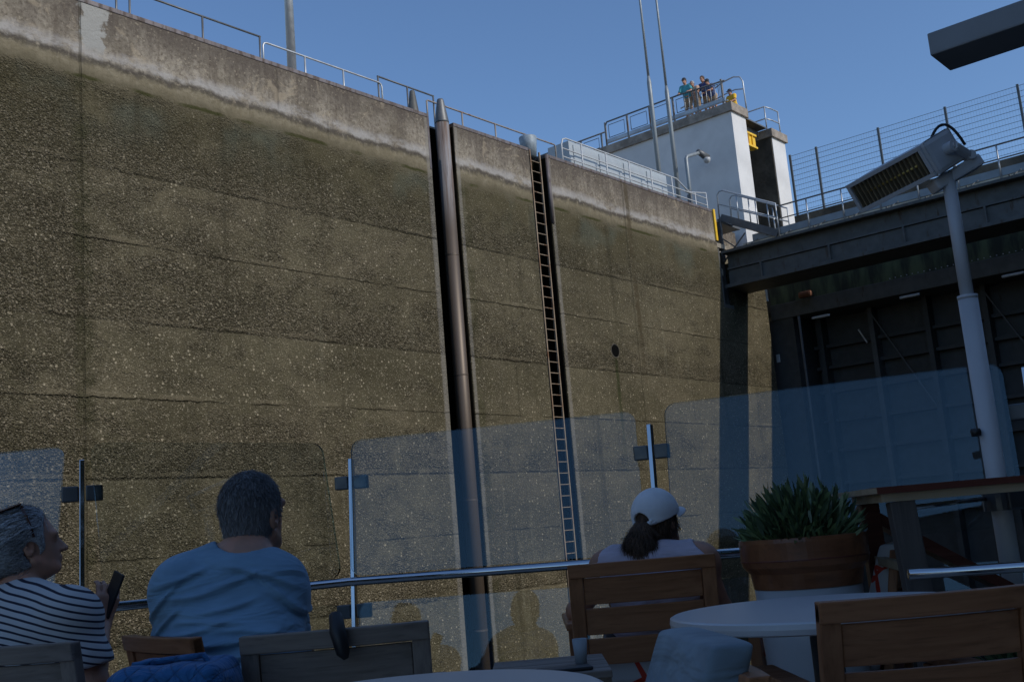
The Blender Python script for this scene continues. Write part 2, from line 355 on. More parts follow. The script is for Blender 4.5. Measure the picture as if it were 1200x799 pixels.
class MB:
    def __init__(self): self.b = bmesh.new()
    def box(self, a, b, bev=0.):
        a, b = Vector(a), Vector(b); lo = Vector(map(min, a, b)); hi = Vector(map(max, a, b))
        v = [self.b.verts.new((x, y, z)) for x in (lo.x, hi.x) for y in (lo.y, hi.y) for z in (lo.z, hi.z)]
        fs = [self.b.faces.new([v[i] for i in q]) for q in ((0, 1, 3, 2), (4, 6, 7, 5), (0, 4, 5, 1), (2, 3, 7, 6), (0, 2, 6, 4), (1, 5, 7, 3))]
        if bev: bmesh.ops.bevel(self.b, geom=list({e for f in fs for e in f.edges}), offset=bev, segments=2, affect='EDGES', profile=.6)
        return self
    def obox(self, c, ax, ay, az, bev=0.):
        """box from centre and three half-axis vectors"""
        c, ax, ay, az = map(Vector, (c, ax, ay, az))
        v = [self.b.verts.new(c+ax*i+ay*j+az*k) for i in (-1, 1) for j in (-1, 1) for k in (-1, 1)]
        fs = [self.b.faces.new([v[i] for i in q]) for q in ((0, 1, 3, 2), (4, 6, 7, 5), (0, 4, 5, 1), (2, 3, 7, 6), (0, 2, 6, 4), (1, 5, 7, 3))]
        bmesh.ops.recalc_face_normals(self.b, faces=fs)
        if bev: bmesh.ops.bevel(self.b, geom=list({e for f in fs for e in f.edges}), offset=bev, segments=2, affect='EDGES', profile=.6)
        return self
    def bar(self, a, b, w, t, up=(0, 0, 1), bev=0.):
        a, b = Vector(a), Vector(b); d = (b-a); L = d.length; d.normalize(); up = Vector(up)
        s = d.cross(up)
        if s.length < 1e-4: s = d.cross(Vector((1, 0, 0)))
        s.normalize(); u = s.cross(d)
        return self.obox((a+b)/2, d*L/2, s*w/2, u*t/2, bev)
    def prism(self, poly, z0, z1):
        lo = [self.b.verts.new((p[0], p[1], z0)) for p in poly]; hi = [self.b.verts.new((p[0], p[1], z1)) for p in poly]
        fs = [self.b.faces.new(lo), self.b.faces.new(hi)]; n = len(poly)
        for i in range(n): fs.append(self.b.faces.new([lo[i], lo[(i+1) % n], hi[(i+1) % n], hi[i]]))
        bmesh.ops.recalc_face_normals(self.b, faces=fs); return self
    def tube(self, pts, r, n=8, cap=True):
        pts = [Vector(p) for p in pts]; rs = r if isinstance(r, (list, tuple)) else [r]*len(pts)
        rings = []; ref = None
        for i, p in enumerate(pts):
            d = (pts[min(i+1, len(pts)-1)]-pts[max(i-1, 0)]).normalized()
            if ref is None:
                ref = d.cross(Vector((0, 0, 1)))
                if ref.length < 1e-3: ref = d.cross(Vector((1, 0, 0)))
            x = (ref-d*ref.dot(d)).normalized(); y = d.cross(x); ref = x
            rings.append([self.b.verts.new(p+(x*cos(2*pi*k/n)+y*sin(2*pi*k/n))*rs[i]) for k in range(n)])
        for a, b in zip(rings, rings[1:]):
            for k in range(n): self.b.faces.new([a[k], a[(k+1) % n], b[(k+1) % n], b[k]])
        if cap:
            self.b.faces.new(rings[0][::-1]); self.b.faces.new(rings[-1])
        return self
    def lathe(self, prof, c=(0, 0, 0), n=40, capb=True, capt=True):
        c = Vector(c); rings = [[self.b.verts.new(c+Vector((r*cos(2*pi*k/n), r*sin(2*pi*k/n), z))) for k in range(n)] for r, z in prof]
        for a, b in zip(rings, rings[1:]):
            for k in range(n): self.b.faces.new([a[k], a[(k+1) % n], b[(k+1) % n], b[k]])
        if capb: self.b.faces.new(rings[0][::-1])
        if capt: self.b.faces.new(rings[-1])
        return self
    def bend(self, x0, x1, y, z0, z1, t, sag, n=12, bev=0):
        """curved board along x between two stiles; y may be a pair (y at z0, y at z1)"""
        ya, yb = y if isinstance(y, tuple) else (y, y)
        R = []
        for i in range(n+1):
            u = i/n; x = x0+(x1-x0)*u; q = -sag*(1-(2*u-1)**2)
            R.append([self.b.verts.new(p) for p in ((x, ya+q-t/2, z0), (x, ya+q+t/2, z0), (x, yb+q+t/2, z1), (x, yb+q-t/2, z1))])
        fs = [self.b.faces.new(R[0][::-1]), self.b.faces.new(R[-1])]
        for a, b in zip(R, R[1:]):
            for k in range(4): fs.append(self.b.faces.new([a[k], a[(k+1) % 4], b[(k+1) % 4], b[k]]))
        bmesh.ops.recalc_face_normals(self.b, faces=fs); return self
    def build(self, name, mat, parent=None, smooth=False, lock=False, org=None, bevel=0.):
        me = bpy.data.meshes.new(name); self.b.to_mesh(me); self.b.free()
        me.materials.append(mat)
        return link(name, me, parent, smooth, lock, org, bevel)

def link(name, me, parent=None, smooth=False, lock=False, org=None, bevel=0.):
    o = bpy.data.objects.new(name, me); COL.objects.link(o)
    if parent is not None:
        g = ORIG[parent.name]; o.parent = parent
    else:
        g = Vector(org or (0, 0, 0))
        o.location = (Matrix.Rotation(LROT, 3, 'Z') @ g) if lock else g
        if lock: o.rotation_euler = (0, 0, LROT)
    me.transform(Matrix.Translation(-g)); ORIG[o.name] = g
    if smooth: me.shade_smooth()
    if bevel:
        md = o.modifiers.new('bevel', 'BEVEL'); md.width = bevel; md.segments = 2; md.limit_method = 'ANGLE'
    return o

def dup(root, loc, rz, label, scale=None):
    r = root.copy(); COL.objects.link(r); r.location = loc; r.rotation_euler = (0, 0, rz); r['label'] = label; r.scale = (1, 1, 1)
    if scale: r.scale = scale
    for ch in list(root.children):
        c = ch.copy(); COL.objects.link(c); c.parent = r
        for gch in ch.children:
            d = gch.copy(); COL.objects.link(d); d.parent = c
    return r

# ------------------------------------------------------------------ the lock
ZT = 11.68
b = MB(); b.box((-300, 22, ZT-.3), (600, 500, ZT-.02)).build('quay_ground', M['conc'], lock=True)['kind'] = 'structure'
b = MB(); b.box((-9, -300, ZT-.3), (600, -9, ZT-.02)).build('opposite_quay_ground', M['conc'], lock=True)['kind'] = 'structure'
g = G('lock_water'); g.bsdf((.02, .03, .025), .08, 0., g.bump(g.noise(1.5, 4.), .05))
b = MB(); b.box((-200, -6, -4.6), (60, 20, -4.2)).build('lock_water', g.m, lock=True)['kind'] = 'structure'
b = MB(); b.box((42, -6, 6.5), (600, 18.5, 7.4)).build('upper_water', g.m, lock=True)['kind'] = 'structure'

wall = thing('lock_wall', 'tall weathered concrete lock chamber wall with mossy worn lower face', 'wall', (0, 18, -4.5), True)
S1, S2, S3, S4 = 18.95, 19.87, 22.95, 23.74
poly = [(-40, 18), (S1, 18), (S1, 19.0), (S2, 19.0), (S2, 18), (S3, 18), (S3, 18.5), (S4, 18.5), (S4, 18), (33.2, 18), (33.2, 22.5), (-40, 22.5)]
b = MB(); b.prism(poly, -5, ZT-.06)
b.prism([(33.2, 18.0), (34.15, 18.0), (34.15, 22.5), (33.2, 22.5)], -5, 8.15)
b.prism([(34.15, 18.03), (36.45, 18.0), (36.45, 22.5), (34.15, 22.5)], -5, 9.9)
b.prism([(33.2, 18.95), (34.15, 18.95), (34.15, 22.5), (33.2, 22.5)], 8.15, ZT-.08)
b.prism([(34.15, 18.95), (36.45, 18.95), (36.45, 22.5), (34.15, 22.5)], 9.9, ZT-.08)
b.build('wall_face', M['wall'], wall)
b = MB()
for a0, a1 in ((-40, S1), (S2, S3), (S4, 33.2)):
    b.box((a0+.002, 17.985, ZT-.1), (a1-.002, 18.5, ZT), .015)
b.build('coping_edge', M['edge'], wall)
b = MB()
for a0, a1 in ((-40, 33.2),): b.box((a0, 18.52, ZT-.059), (a1, 22.4, ZT-.01))
b.build('quay_top', M['conc'], wall)
b = MB()
b.box((S1-.06, 17.99, 10.2), (S1+.004, 18.06, ZT-.1), .01); b.tube([(S4+.05, 18.02, 9.6), (S4+.05, 18.02, ZT-.02)], .06, 10)
b.build('recess_edge', M['edge'], wall, True)

b = MB()  # added lining plates, recess shade put into their near-black algae colour
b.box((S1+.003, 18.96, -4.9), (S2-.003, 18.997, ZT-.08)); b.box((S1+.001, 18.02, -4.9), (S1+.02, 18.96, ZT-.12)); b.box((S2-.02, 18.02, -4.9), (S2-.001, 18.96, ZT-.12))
b.build('tube_recess_lining', M['recess_shade'], wall)
b = MB()  # same shade-dark lining plates for the ladder recess
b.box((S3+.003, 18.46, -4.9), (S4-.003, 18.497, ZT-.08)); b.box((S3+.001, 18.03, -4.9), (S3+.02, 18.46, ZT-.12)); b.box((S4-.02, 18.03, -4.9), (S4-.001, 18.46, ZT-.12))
b.build('ladder_recess_lining', M['recess_shade'], wall)
tb = thing('guide_tube', 'thick steel guide tube with cone tip standing in the wall recess', 'guide tube', (19.66, 18.25, -4.5), True)
TS = 19.665
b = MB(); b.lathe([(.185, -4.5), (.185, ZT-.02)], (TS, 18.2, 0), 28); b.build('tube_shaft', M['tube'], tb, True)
for z in (-1.2, 1.9, 5.0, 8.1): b = MB(); b.lathe([(.1855, z-.022), (.190, z-.018), (.190, z+.018), (.1855, z+.022)], (TS, 18.2, 0), 28); b.build('weld_ring', M['tube'], tb)
b = MB(); b.lathe([(.189, ZT-.02), (.186, ZT+.03), (.095, ZT+.60), (.08, ZT+.65), (.0, ZT+.67)], (TS, 18.2, 0), 28, True, False); b.build('cone_tip', M['galvd'], tb, True)
o = MB().lathe([(.155, ZT-.02), (.15, ZT+.05), (.07, ZT+.66), (.05, ZT+.69), (.0, ZT+.70)], (18.76, 18.32, 0), 24, True, False).build('guide_tube_tip', M['girder'], None, True, True, (18.76, 18.32, ZT))
tag(o, 'second dark cone tip standing behind the coping, left of the tall tube', 'guide tube')

ld = thing('wall_ladder', 'rusty steel rung ladder set in the narrow wall recess', 'ladder', (23.3, 18.2, -4.5), True)
b = MB()
for q in (23.06, 23.5): b.box((q-.02, 18.03, -4.5), (q+.02, 18.08, ZT))
b.build('side_rail', M['ladder'], ld)
for i in range(52):
    z = -4.2+i*.305; b = MB(); b.tube([(23.06, 18.055, z), (23.5, 18.055, z)], .013, 6); b.build('rung', M['ladder'], ld)
o = MB().lathe([(.21, ZT-.12), (.26, ZT+.48), (.25, ZT+.5), (.1, ZT+.52)], (23.35, 18.3, 0), 24).build('ladder_hood', M['hoodblue'], None, True, True, (23.35, 18.3, ZT))
tag(o, 'pale blue tapered drum standing at the top of the wall ladder', 'drum')

dr = thing('drain_outlet', 'small round dark drain hole in the wall right of the ladder', 'drain', (26.25, 18, 6.09), True)
b = MB(); b.tube([(26.25, 18.02, 6.09), (26.25, 17.992, 6.09)], .215, 24); b.build('rim', M['darkconc'], dr)
b = MB(); b.tube([(26.25, 18.01, 6.09), (26.25, 17.988, 6.09)], .19, 24); b.build('painted_opening', M['dark'], dr)  # flat black disc paints in the shade inside the hole

o = MB().box((33.12, 17.94, 10.55), (33.24, 17.99, ZT+.02), .01).build('edge_marker', M['yellow'], None, False, True, (33.18, 17.96, 10.55))
tag(o, 'yellow safety strip on the vertical corner where the lock wall ends', 'marker')
br = thing('slot_bracket', 'dark steel bracket plates and pale blocks in the slot at the wall end', 'bracket', (33.5, 18.4, 8.2), True)
b = MB(); b.box((33.25, 18.05, 10.35), (33.95, 18.5, 10.52), .01); b.build('block', M['conc'], br)
b = MB(); b.box((33.25, 18.1, 9.35), (33.6, 18.6, 9.6), .02); b.build('block', M['conc'], br)
b = MB(); b.box((33.22, 18.02, 8.2), (33.34, 18.12, 10.3)); b.box((33.9, 18.2, 8.3), (34.0, 18.8, 10.3)); b.box((33.22, 18.0, 8.16), (33.9, 18.1, 8.28)); b.build('plate', M['girder'], br)

# opposite wall, which keeps the ship in the shade
ow = thing('opposite_lock_wall', 'opposite concrete lock wall beside the ship', 'wall', (0, -6, -4.5), True)
b = MB(); b.prism([(-9, -6), (41, -6), (41, -9), (-9, -9)], -5, ZT); b.build('wall_face', M['wall'], ow)

# ------------------------------------------------------------------ quay-side railings
def rail(name, label, pts, posts, base, mat, r=.024, mids=(), grp='railings along the wall top'):
    """pts: lock coords of the top rail; posts: indexes/points; mids: heights of lower bars"""
    t = thing(name, label, 'railing', (pts[0][0], pts[0][1], base), True, grp)
    b = MB(); b.tube(pts, r, 8); b.build('top_rail', mat, t, True)
    for q in posts:
        b = MB(); b.tube([(q[0], q[1], base-.05), q], r, 8); b.build('post', mat, t, True)
    for h in mids:
        b = MB(); b.tube([(p[0], p[1], base+h) for p in mids_pts(pts)], r*.8, 8); b.build('middle_rail', mat, t, True)
    return t
def mids_pts(pts): return [p for p in pts if p[2] > ZT+.2] or pts
DQ = 18.85
ZR = ZT+1.02
def S(x, y): return PD(x, y, DQ)[0]
s = [S(163, 0), S(237, 20), S(305, 42)]
rail('railing', 'dark straight railing at far left above the moss-stained wall', [(s[0]-.25, DQ, ZR), (s[2], DQ, ZR)], [(s[0]-.22, DQ, ZR), (s[1], DQ, ZR), (s[2]-.02, DQ, ZR)], ZT, M['galvd'])
s = [S(163, 0)]
rail('railing', 'dark railing stub at the upper left picture corner', [(s[0]-4.6, DQ, ZR), (s[0]-.5, DQ, ZR)], [(s[0]-4.5, DQ, ZR), (s[0]-2.5, DQ, ZR), (s[0]-.52, DQ, ZR)], ZT, M['galvd'])
s0, s1 = S(308, 52), S(447, 96); zz = ZR-.1
rail('railing', 'pale railing with rounded ends beside the street lamp post', [(s0, DQ, ZT), (s0, DQ, zz-.1), (s0+.03, DQ, zz-.03), (s0+.1, DQ, zz), (s1-.1, DQ, zz), (s1-.03, DQ, zz-.03), (s1, DQ, zz-.1), (s1, DQ, ZT)],
     [(S(357, 66), DQ, zz), (S(402, 83), DQ, zz)], ZT, M['galv'])
s0, s1 = S(443, 90), S(509, 112)
rail('railing', 'short square-ended railing above the cone tip behind the coping', [(s0, DQ+.03, ZR+.08), (s1, DQ+.03, ZR+.08)], [(s0+.02, DQ+.03, ZR+.08), (S(478, 103), DQ+.03, ZR+.08), (s1-.02, DQ+.03, ZR+.08)], ZT, M['galvd'])
s0, s1 = S(500, 120), S(651, 176); zz = ZR-.12
rail('railing', 'brownish railing between the tube and the ladder hood', [(s0, DQ, ZT), (s0, DQ, zz-.02), (s0+.05, DQ, zz), (s1-.05, DQ, zz), (s1, DQ, zz-.04), (s1, DQ, ZT)],
     [(S(541, 131), DQ, zz), (S(580, 146), DQ, zz), (S(617, 161), DQ, zz)], ZT, M['railbrown'])
s0, s1 = S(655, 172), 33.6; zz = ZR+.16
top = [(s0, DQ-.1, ZT), (s0, DQ-.1, zz-.25), (s0+.08, DQ-.1, zz-.06), (s0+.25, DQ-.1, zz), (32.2, DQ-.1, zz), (33.0, DQ-.1, zz-.35), (34.2, DQ-.1, zz-.15)]
rail('railing', 'pale three-bar railing in front of the blue grey cabinet', top, [(26.6+i*1.32, DQ-.1, zz) for i in range(5)]+[(33.4, DQ-.1, zz-.3), (34.2, DQ-.1, zz-.15)], ZT, M['whiterail'], .026, (.28, .55, .82))

ca = thing('equipment_cabinet', 'long pale blue grey equipment cabinet behind the three-bar railing', 'cabinet', (26.7, 19.3, ZT), True)
b = MB(); b.box((26.5, 19.15, ZT), (32.2, 20.0, ZT+1.4), .02); b.build('cabinet_body', M['cabinet'], ca)
b = MB()
for i in range(4): b.box((26.7+i*1.4, 19.12, ZT+.1), (27.95+i*1.4, 19.152, ZT+1.3), .01)
b.build('door_panels', M['cabinet'], ca)

def mast(px, py, d, h, r0_, r1_, label, step=None, grp=None, mat='mast'):
    p = PD(px, py, d); z1 = ZT+h
    t = thing('lamp_post', label, 'post', (p[0], d, ZT), True, grp)
    b = MB()
    if step: b.tube([(p[0], d, ZT), (p[0], d, ZT+step), (p[0], d, ZT+step+.25)], [r0_, r0_, r1_], 14); b.build('lower_shaft', M[mat], t, True); b = MB(); b.tube([(p[0], d, ZT+step+.2), (p[0], d, z1)], [r1_, r1_*.75], 12); b.build('upper_shaft', M[mat], t, True)
    else: b.tube([(p[0], d, ZT), (p[0], d, z1)], [r0_, r1_], 14); b.build('shaft', M[mat], t, True)
    return t
mast(342, 78, 19.6, 9, .115, .09, 'single thick grey lamp post rising behind the rounded railing', None, None, 'galv')
mast(773, 208, 20.3, 12, .085, .05, 'left one of the twin stepped grey masts before the white tower', PD(763, 98, 20.3)[2]-ZT, 'twin masts before the tower')
mast(794, 218, 20.3, 12, .085, .05, 'right one of the twin stepped grey masts before the white tower', PD(779, 107, 20.3)[2]-ZT, 'twin masts before the tower')
p = PD(810, 238, 19.6); q0 = PD(806, 184, 19.6); q1 = PD(822, 181, 19.6)
cc = thing('camera_pole', 'short grey pole carrying a surveillance camera before the white tower', 'camera pole', (p[0], 19.6, ZT), True)
b = MB(); b.tube([(p[0], 19.6, ZT), (p[0], 19.6, q0[2]-.1), (p[0]+.08, 19.6, q0[2]), (q1[0]-.1, 19.6, q1[2]+.05)], .07, 10); b.build('pole', M['mast'], cc, True)
b = MB(); b.tube([(q1[0]-.25, 19.6, q1[2]+.06), (q1[0]+.3, 19.55, q1[2]-.08)], [.10, .15], 12); b.build('camera_housing', M['galvd'], cc, True)
b = MB(); b.lathe([(.0, -.14), (.1, -.1), (.14, 0), (.14, .08)], (q1[0]+.2, 19.5, q1[2]-.22), 16); b.build('camera_dome', M['whiterail'], cc, True)
b = MB(); b.box((p[0]-.14, 19.5, ZT+.9), (p[0]-.02, 19.66, ZT+1.25), .01); b.box((p[0]-.3, 19.5, ZT+1.3), (p[0]-.06, 19.62, ZT+1.4), .01); b.build('junction_box', M['galvd'], cc)

# ------------------------------------------------------------------ tower at the gate
TZ = 16.85
tw = thing('gate_tower', 'white rendered tower with concrete coping beside the lock gate', 'tower', (37.2, 20, ZT), True)
b = MB(); b.prism([(36.7, 18.6), (37.85, 18.6), (37.85, 27), (36.7, 27)], 9.0, TZ-.36); b.build('tower_wall', M['white'], tw)
b = MB(); b.box((36.6, 18.5, TZ-.36), (37.95, 27.1, TZ), .015); b.build('coping', M['coping'], tw)
p2 = thing('gate_pier', 'second lower pier with side face coloured dark as shade and white sunlit end behind the tower', 'pier', (40.4, 20, ZT), True)
b = MB(); b.prism([(39.95, 18.62), (41.2, 18.62), (41.2, 23), (39.95, 23)], 9.0, 16.2); b.build('pier_wall', M['darkconc'], p2)  # dark concrete colours in the shade on the pier's side
b = MB(); b.box((40.02, 18.6, 9.0), (41.18, 18.616, 16.2)); b.build('white_face', M['white'], p2)  # white panel keeps the sunlit end apart from the shade-coloured side
b = MB(); b.box((39.88, 18.5, 16.2), (41.3, 23.1, 16.55), .015); b.build('coping', M['coping'], p2)
o = MB().box((37.86, 18.85, 15.5), (39.0, 19.1, 16.1), .02)
o.box((37.86, 18.78, 15.5), (39.0, 18.86, 15.58)); o.box((37.86, 18.78, 16.02), (39.0, 18.86, 16.1))
for k in range(3): o.box((38.05+k*.3, 18.80, 15.58), (38.09+k*.3, 18.86, 16.02))
o = o.build('yellow_beam', M['yellow'], None, False, True, (38.9, 18.9, 15.3)); tag(o, 'yellow steel beam jutting from the tower towards the pier', 'beam')
gw = thing('gangway', 'narrow grey gangway between tower roof and pier', 'gangway', (38.9, 20, 16.3), True)
b = MB(); b.box((37.97, 18.7, 16.56), (39.86, 26, 16.62)); b.build('deck_plate', M['galvd'], gw)
for y in (19.1, 25): b = MB(); b.box((38.0, y, 16.35), (39.86, y+.1, 16.56)); b.build('bearer', M['galvd'], gw)

# railing on the tower roof
tr = thing('roof_railing', 'rusty framed railing along the tower roof edge', 'railing', (36.75, 20, TZ), True)
SR = 36.75; zr = TZ+1.08
b = MB(); b.tube([(SR, 24.55, TZ), (SR, 24.55, zr-.15), (SR, 24.45, zr), (SR, 20.9, zr), (SR, 18.75, zr-.1)], .035, 8); b.build('top_rail', M['galvd'], tr, True)
b = MB(); b.tube([(SR, 24.55, TZ+.14), (SR, 18.7, TZ+.14)], .03, 8); b.box((SR-.03, 18.8, TZ+.16), (SR, 24.5, TZ+.3)); b.build('toe_board', M['galv'], tr)
for i in range(6):
    y = 24.55-i*1.13
    b = MB(); b.box((SR-.03, y-.035, TZ-.3), (SR+.03, y+.035, zr)); b.build('post', M['railbrown'], tr)
    if i < 5:
        y1, y0 = y-.16, y-.97; b = MB(); b.tube([(SR, y1, TZ+.36), (SR, y0, TZ+.36), (SR, y0, zr-.16), (SR, y1, zr-.16), (SR, y1, TZ+.36)], .016, 6); b.build('frame', M['galvd'], tr, True)
b = MB()
for i in range(9):
    y = 20.6-i*.2; b.tube([(SR, y, TZ+.14), (SR, y, zr-.05)], .013, 6)
b.build('balusters', M['galv'], tr, True)
hoop = [(37.9, 19.6, zr), (38.0, 19.1, zr+.42), (38.05, 18.9, zr+.48), (38.1, 18.66, zr+.44), (38.1, 18.6, zr+.3), (38.1, 18.58, TZ-.2)]
h2 = thing('end_hoop', 'curved end rail beside the person in yellow on the tower', 'railing', (38.1, 18.7, TZ-.3), True)
b = MB(); b.tube([(37.95, 21.5, zr-.05), (37.95, 20.2, zr+.12), (38.0, 19.5, zr+.42), (38.05, 19.0, zr+.5), (38.1, 18.75, zr+.43), (38.1, 18.64, zr+.2), (38.1, 18.62, TZ-.3)], .03, 8); b.build('top_rail', M['galv'], h2, True)
b = MB(); b.tube([(37.95, 21.3, zr-.5), (38.0, 19.5, zr-.12), (38.05, 19.0, zr-.05), (38.1, 18.64, zr-.12)], .026, 8); b.build('middle_rail', M['galv'], h2, True)
b = MB(); b.tube([(38.0, 19.5, TZ-.3), (38.0, 19.5, zr+.42)], .024, 8); b.build('post', M['galv'], h2, True)
lr = thing('lower_roof_railing', 'darker lower railing running left from the tower behind the cabinet', 'railing', (36.9, 26, TZ-.6), True)
zz = zr-.34
b = MB(); b.tube([(36.9, 24.7, zz), (36.9, 29.5, zz)], .035, 8); b.build('top_rail', M['galvd'], lr, True)
b = MB(); b.tube([(36.9, 24.7, zz-.75), (36.9, 29.5, zz-.75)], .03, 8); b.build('lower_rail', M['galvd'], lr, True)
for i in range(5):
    y = 24.9+i*1.1; b = MB(); b.box((36.87, y-.03, TZ-1.6), (36.93, y+.03, zz)); b.build('post', M['galvd'], lr)
    y0, y1 = y+.15, y+.95; b = MB(); b.tube([(36.9, y1, zz-.6), (36.9, y0, zz-.6), (36.9, y0, zz-.16), (36.9, y1, zz-.16), (36.9, y1, zz-.6)], .016, 6); b.build('frame', M['galvd'], lr, True)
aw = thing('roof_annex', 'low concrete annex behind the tower', 'annex', (38, 28.5, ZT), True)
b = MB(); b.prism([(36.85, 27.1), (39.5, 27.1), (39.5, 31), (36.85, 31)], ZT-.2, TZ-1.3); b.build('annex_wall', M['white'], aw)
pr = thing('pier_railing', 'small two-bar railing on top of the second pier', 'railing', (40, 19, 16.55), True)
zz = 16.55
def PP(x, y): return PS(x, y, 39.98)
b = MB()
for h in (1.02, .5): b.tube([(39.98, 21.4, zz+h), (39.98, 18.75, zz+h), (40.35, 18.65, zz+h-.02), (41.0, 18.65, zz+h)], .028, 8)
b.build('rails', M['galv'], pr, True)
for q in ((39.98, 21.4), (39.98, 18.75), (41.0, 18.65)):
    b = MB(); b.tube([(q[0], q[1], zz), (q[0], q[1], zz+1.02)], .028, 8); b.build('post', M['galv'], pr, True)

# ------------------------------------------------------------------ gate side
gd = thing('gate_footbridge', 'dark steel footbridge girder crossing before the lock gate', 'footbridge', (33.6, 6, 9), True)
b = MB(); b.box((33.75, -6, 9.0), (34.9, 17.95, 10.1)); b.build('web_plate', M['girder'], gd)
b = MB(); b.box((33.4, -6, 10.1), (35.1, 18.0, 10.2), .01); b.build('top_flange', M['girder'], gd)
b = MB(); b.box((33.55, -6, 9.52), (33.75, 17.9, 9.58)); b.box((33.42, -6, 8.86), (35.1, 18.0, 8.98), .01); b.box((33.62, -6, 8.98), (33.75, 17.9, 9.5)); b.build('lower_flange', M['girder'], gd)
b = MB()
for i in range(19):
    y = 17-i*1.25; b.box((33.45, y-.02, 10.2), (33.7, y+.02, 10.26)); b.bar((33.6, y, 10.22), (33.9, y-.25, 10.45), .03, .03)
b.build('brackets', M['girder'], gd)
b = MB(); b.box((34.0, -6, 10.21), (35.05, 17.4, 10.43)); b.build('walkway_sill', M['palesill'], gd)
gr = thing('footbridge_railing', 'grey two-bar railing with toe board along the footbridge', 'railing', (33.8, 6, 10.26), True)
b = MB(); b.tube([(33.95, 16.2, 11.4), (33.95, -6, 11.4)], .028, 8); b.build('top_rail', M['galvd'], gr, True)
b = MB(); b.tube([(33.95, 16.2, 10.95), (33.95, -6, 10.95)], .022, 8); b.build('middle_rail', M['galvd'], gr, True)
b = MB(); b.box((33.97, -6, 10.42), (34.0, 17.0, 10.66)); b.build('toe_board', M['mast'], gr)
for i in range(18):
    y = 16.1-i*1.25; b = MB(); b.tube([(33.95, y, 10.2), (33.95, y, 11.4)], .026, 8); b.build('post', M['galv'], gr, True)

st = thing('bridge_stair', 'grey steel stair with handrails stepping down from quay to footbridge', 'stair', (34, 18, 10.2), True)
b = MB(); b.bar((33.9, 18.1, 11.55), (33.9, 16.0, 10.45), .05, .26); b.bar((34.8, 18.1, 11.55), (34.8, 16.0, 10.45), .05, .26); b.build('stringer', M['galvd'], st)
b = MB()
for i in range(6): b.box((33.93, 17.9-i*.34, 11.45-i*.19), (34.78, 18.15-i*.34, 11.48-i*.19))
b.build('tread', M['galvd'], st)
for sx in (33.9, 34.8):
    b = MB(); b.tube([(sx, 18.15, 11.5), (sx, 18.15, 12.4), (sx, 18.05, 12.52), (sx, 17.9, 12.52), (sx, 15.95, 11.5), (sx, 15.95, 10.3)], .03, 8); b.build('handrail', M['galv'], st, True)
    b = MB(); b.tube([(sx, 18.1, 12.05), (sx, 15.95, 11.0)], .024, 8); b.build('middle_rail', M['galv'], st, True)
    for y, z in ((17.4, 11.2), (16.7, 10.8)):
        b = MB(); b.tube([(sx, y, z), (sx, y, z+1.05)], .024, 8); b.build('post', M['galv'], st, True)
b = MB(); b.bar((33.85, 18.1, 9.95), (33.85, 17.2, 10.75), .04, .04); b.bar((33.85, 17.2, 9.95), (33.85, 18.1, 10.75), .04, .04); b.box((33.8, 18.1, 9.9), (33.9, 18.2, 11.5)); b.build('cross_brace', M['galvd'], st)
b = MB(); b.box((33.3, 18.15, 11.36), (35.4, 19.0, 11.44)); b.build('landing', M['galvd'], st)

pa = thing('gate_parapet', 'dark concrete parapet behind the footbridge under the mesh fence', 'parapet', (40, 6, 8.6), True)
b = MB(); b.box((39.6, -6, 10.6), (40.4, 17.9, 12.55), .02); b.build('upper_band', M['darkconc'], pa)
b = MB(); b.box((38.0, -6, 10.45), (40.3, 18.2, 10.6)); b.build('walk_slab', M['conc'], pa)
mf = thing('mesh_fence', 'tall dark wire mesh fence on the parapet behind the gate', 'fence', (40, 6, 12.55), True)
FS = 40.0; zt = 15.15
b = MB()
for i in range(13):
    z = 12.6+i*(zt-12.6)/12; b.box((FS-.005, -6, z-.007), (FS+.005, 17.95, z+.007))
for i in range(240):
    y = -6+i*.1; b.box((FS-.0015, y-.0014, 12.55), (FS+.0015, y+.0014, zt))
b.build('wire_mesh', M['wire'], mf)
for i in range(10):
    y = 16.78-i*2.56; b = MB(); b.box((FS-.04, y-.04, 12.55), (FS+.04, y+.04, zt+.06)); b.build('post', M['wire'], mf)
b = MB(); b.box((FS-.04, 17.88, 12.55), (FS+.04, 17.96, zt+.06)); b.build('post', M['wire'], mf)

gt = thing('lock_gate', 'huge dark steel lock gate with vertical ribs and algae-green upper face', 'lock gate', (38, 6, -4.5), True)
b = MB(); b.box((38.8, -6, -5), (39.2, 18.3, 8.6)); b.build('skin_plate', M['gate'], gt)
b = MB(); b.box((37.2, -6, 8.62), (38.0, 18.2, 10.45)); b.build('upper_face', M['moss'], gt)
b = MB(); b.box((36.95, -6, 8.05), (39.2, 18.15, 8.62), .02); b.build('lower_beam', M['girder'], gt)
for i in range(12):
    y = 16.9-i*2.0; b = MB(); b.box((38.25, y-.09, -5), (38.8, y+.09, 8.05)); b.build('rib', M['gatelight'] if i in (1,) else M['gate'], gt)
for z in (6.9, 6.1, 5.2, 4.1, 3.0, 1.8, .6): b = MB(); b.box((38.5, -6, z), (38.8, 18.2, z+.12)); b.build('stiffener', M['gate'], gt)
b = MB()  # small pale blocks stand in for spots of sun along the beam
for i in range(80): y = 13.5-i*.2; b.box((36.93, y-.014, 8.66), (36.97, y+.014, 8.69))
b.build('sun_spot_row', M['whiterail'], gt)
b = MB(); b.box((37.0, 17.3, -5), (38.8, 18.4, 8.05)); b.build('gate_jamb', M['gate'], gt)
def plate(px, py, s_, w_, h_, label, mat, name='wall_plate', cat='plate'):
    p = PS(px, py, s_); o = MB(); o.obox((s_, p[1], p[2]), (.02, 0, 0), (0, w_, 0), (0, 0, h_), .012); o = o.build(name, mat, None, False, True, tuple(p)); tag(o, label, cat); return o
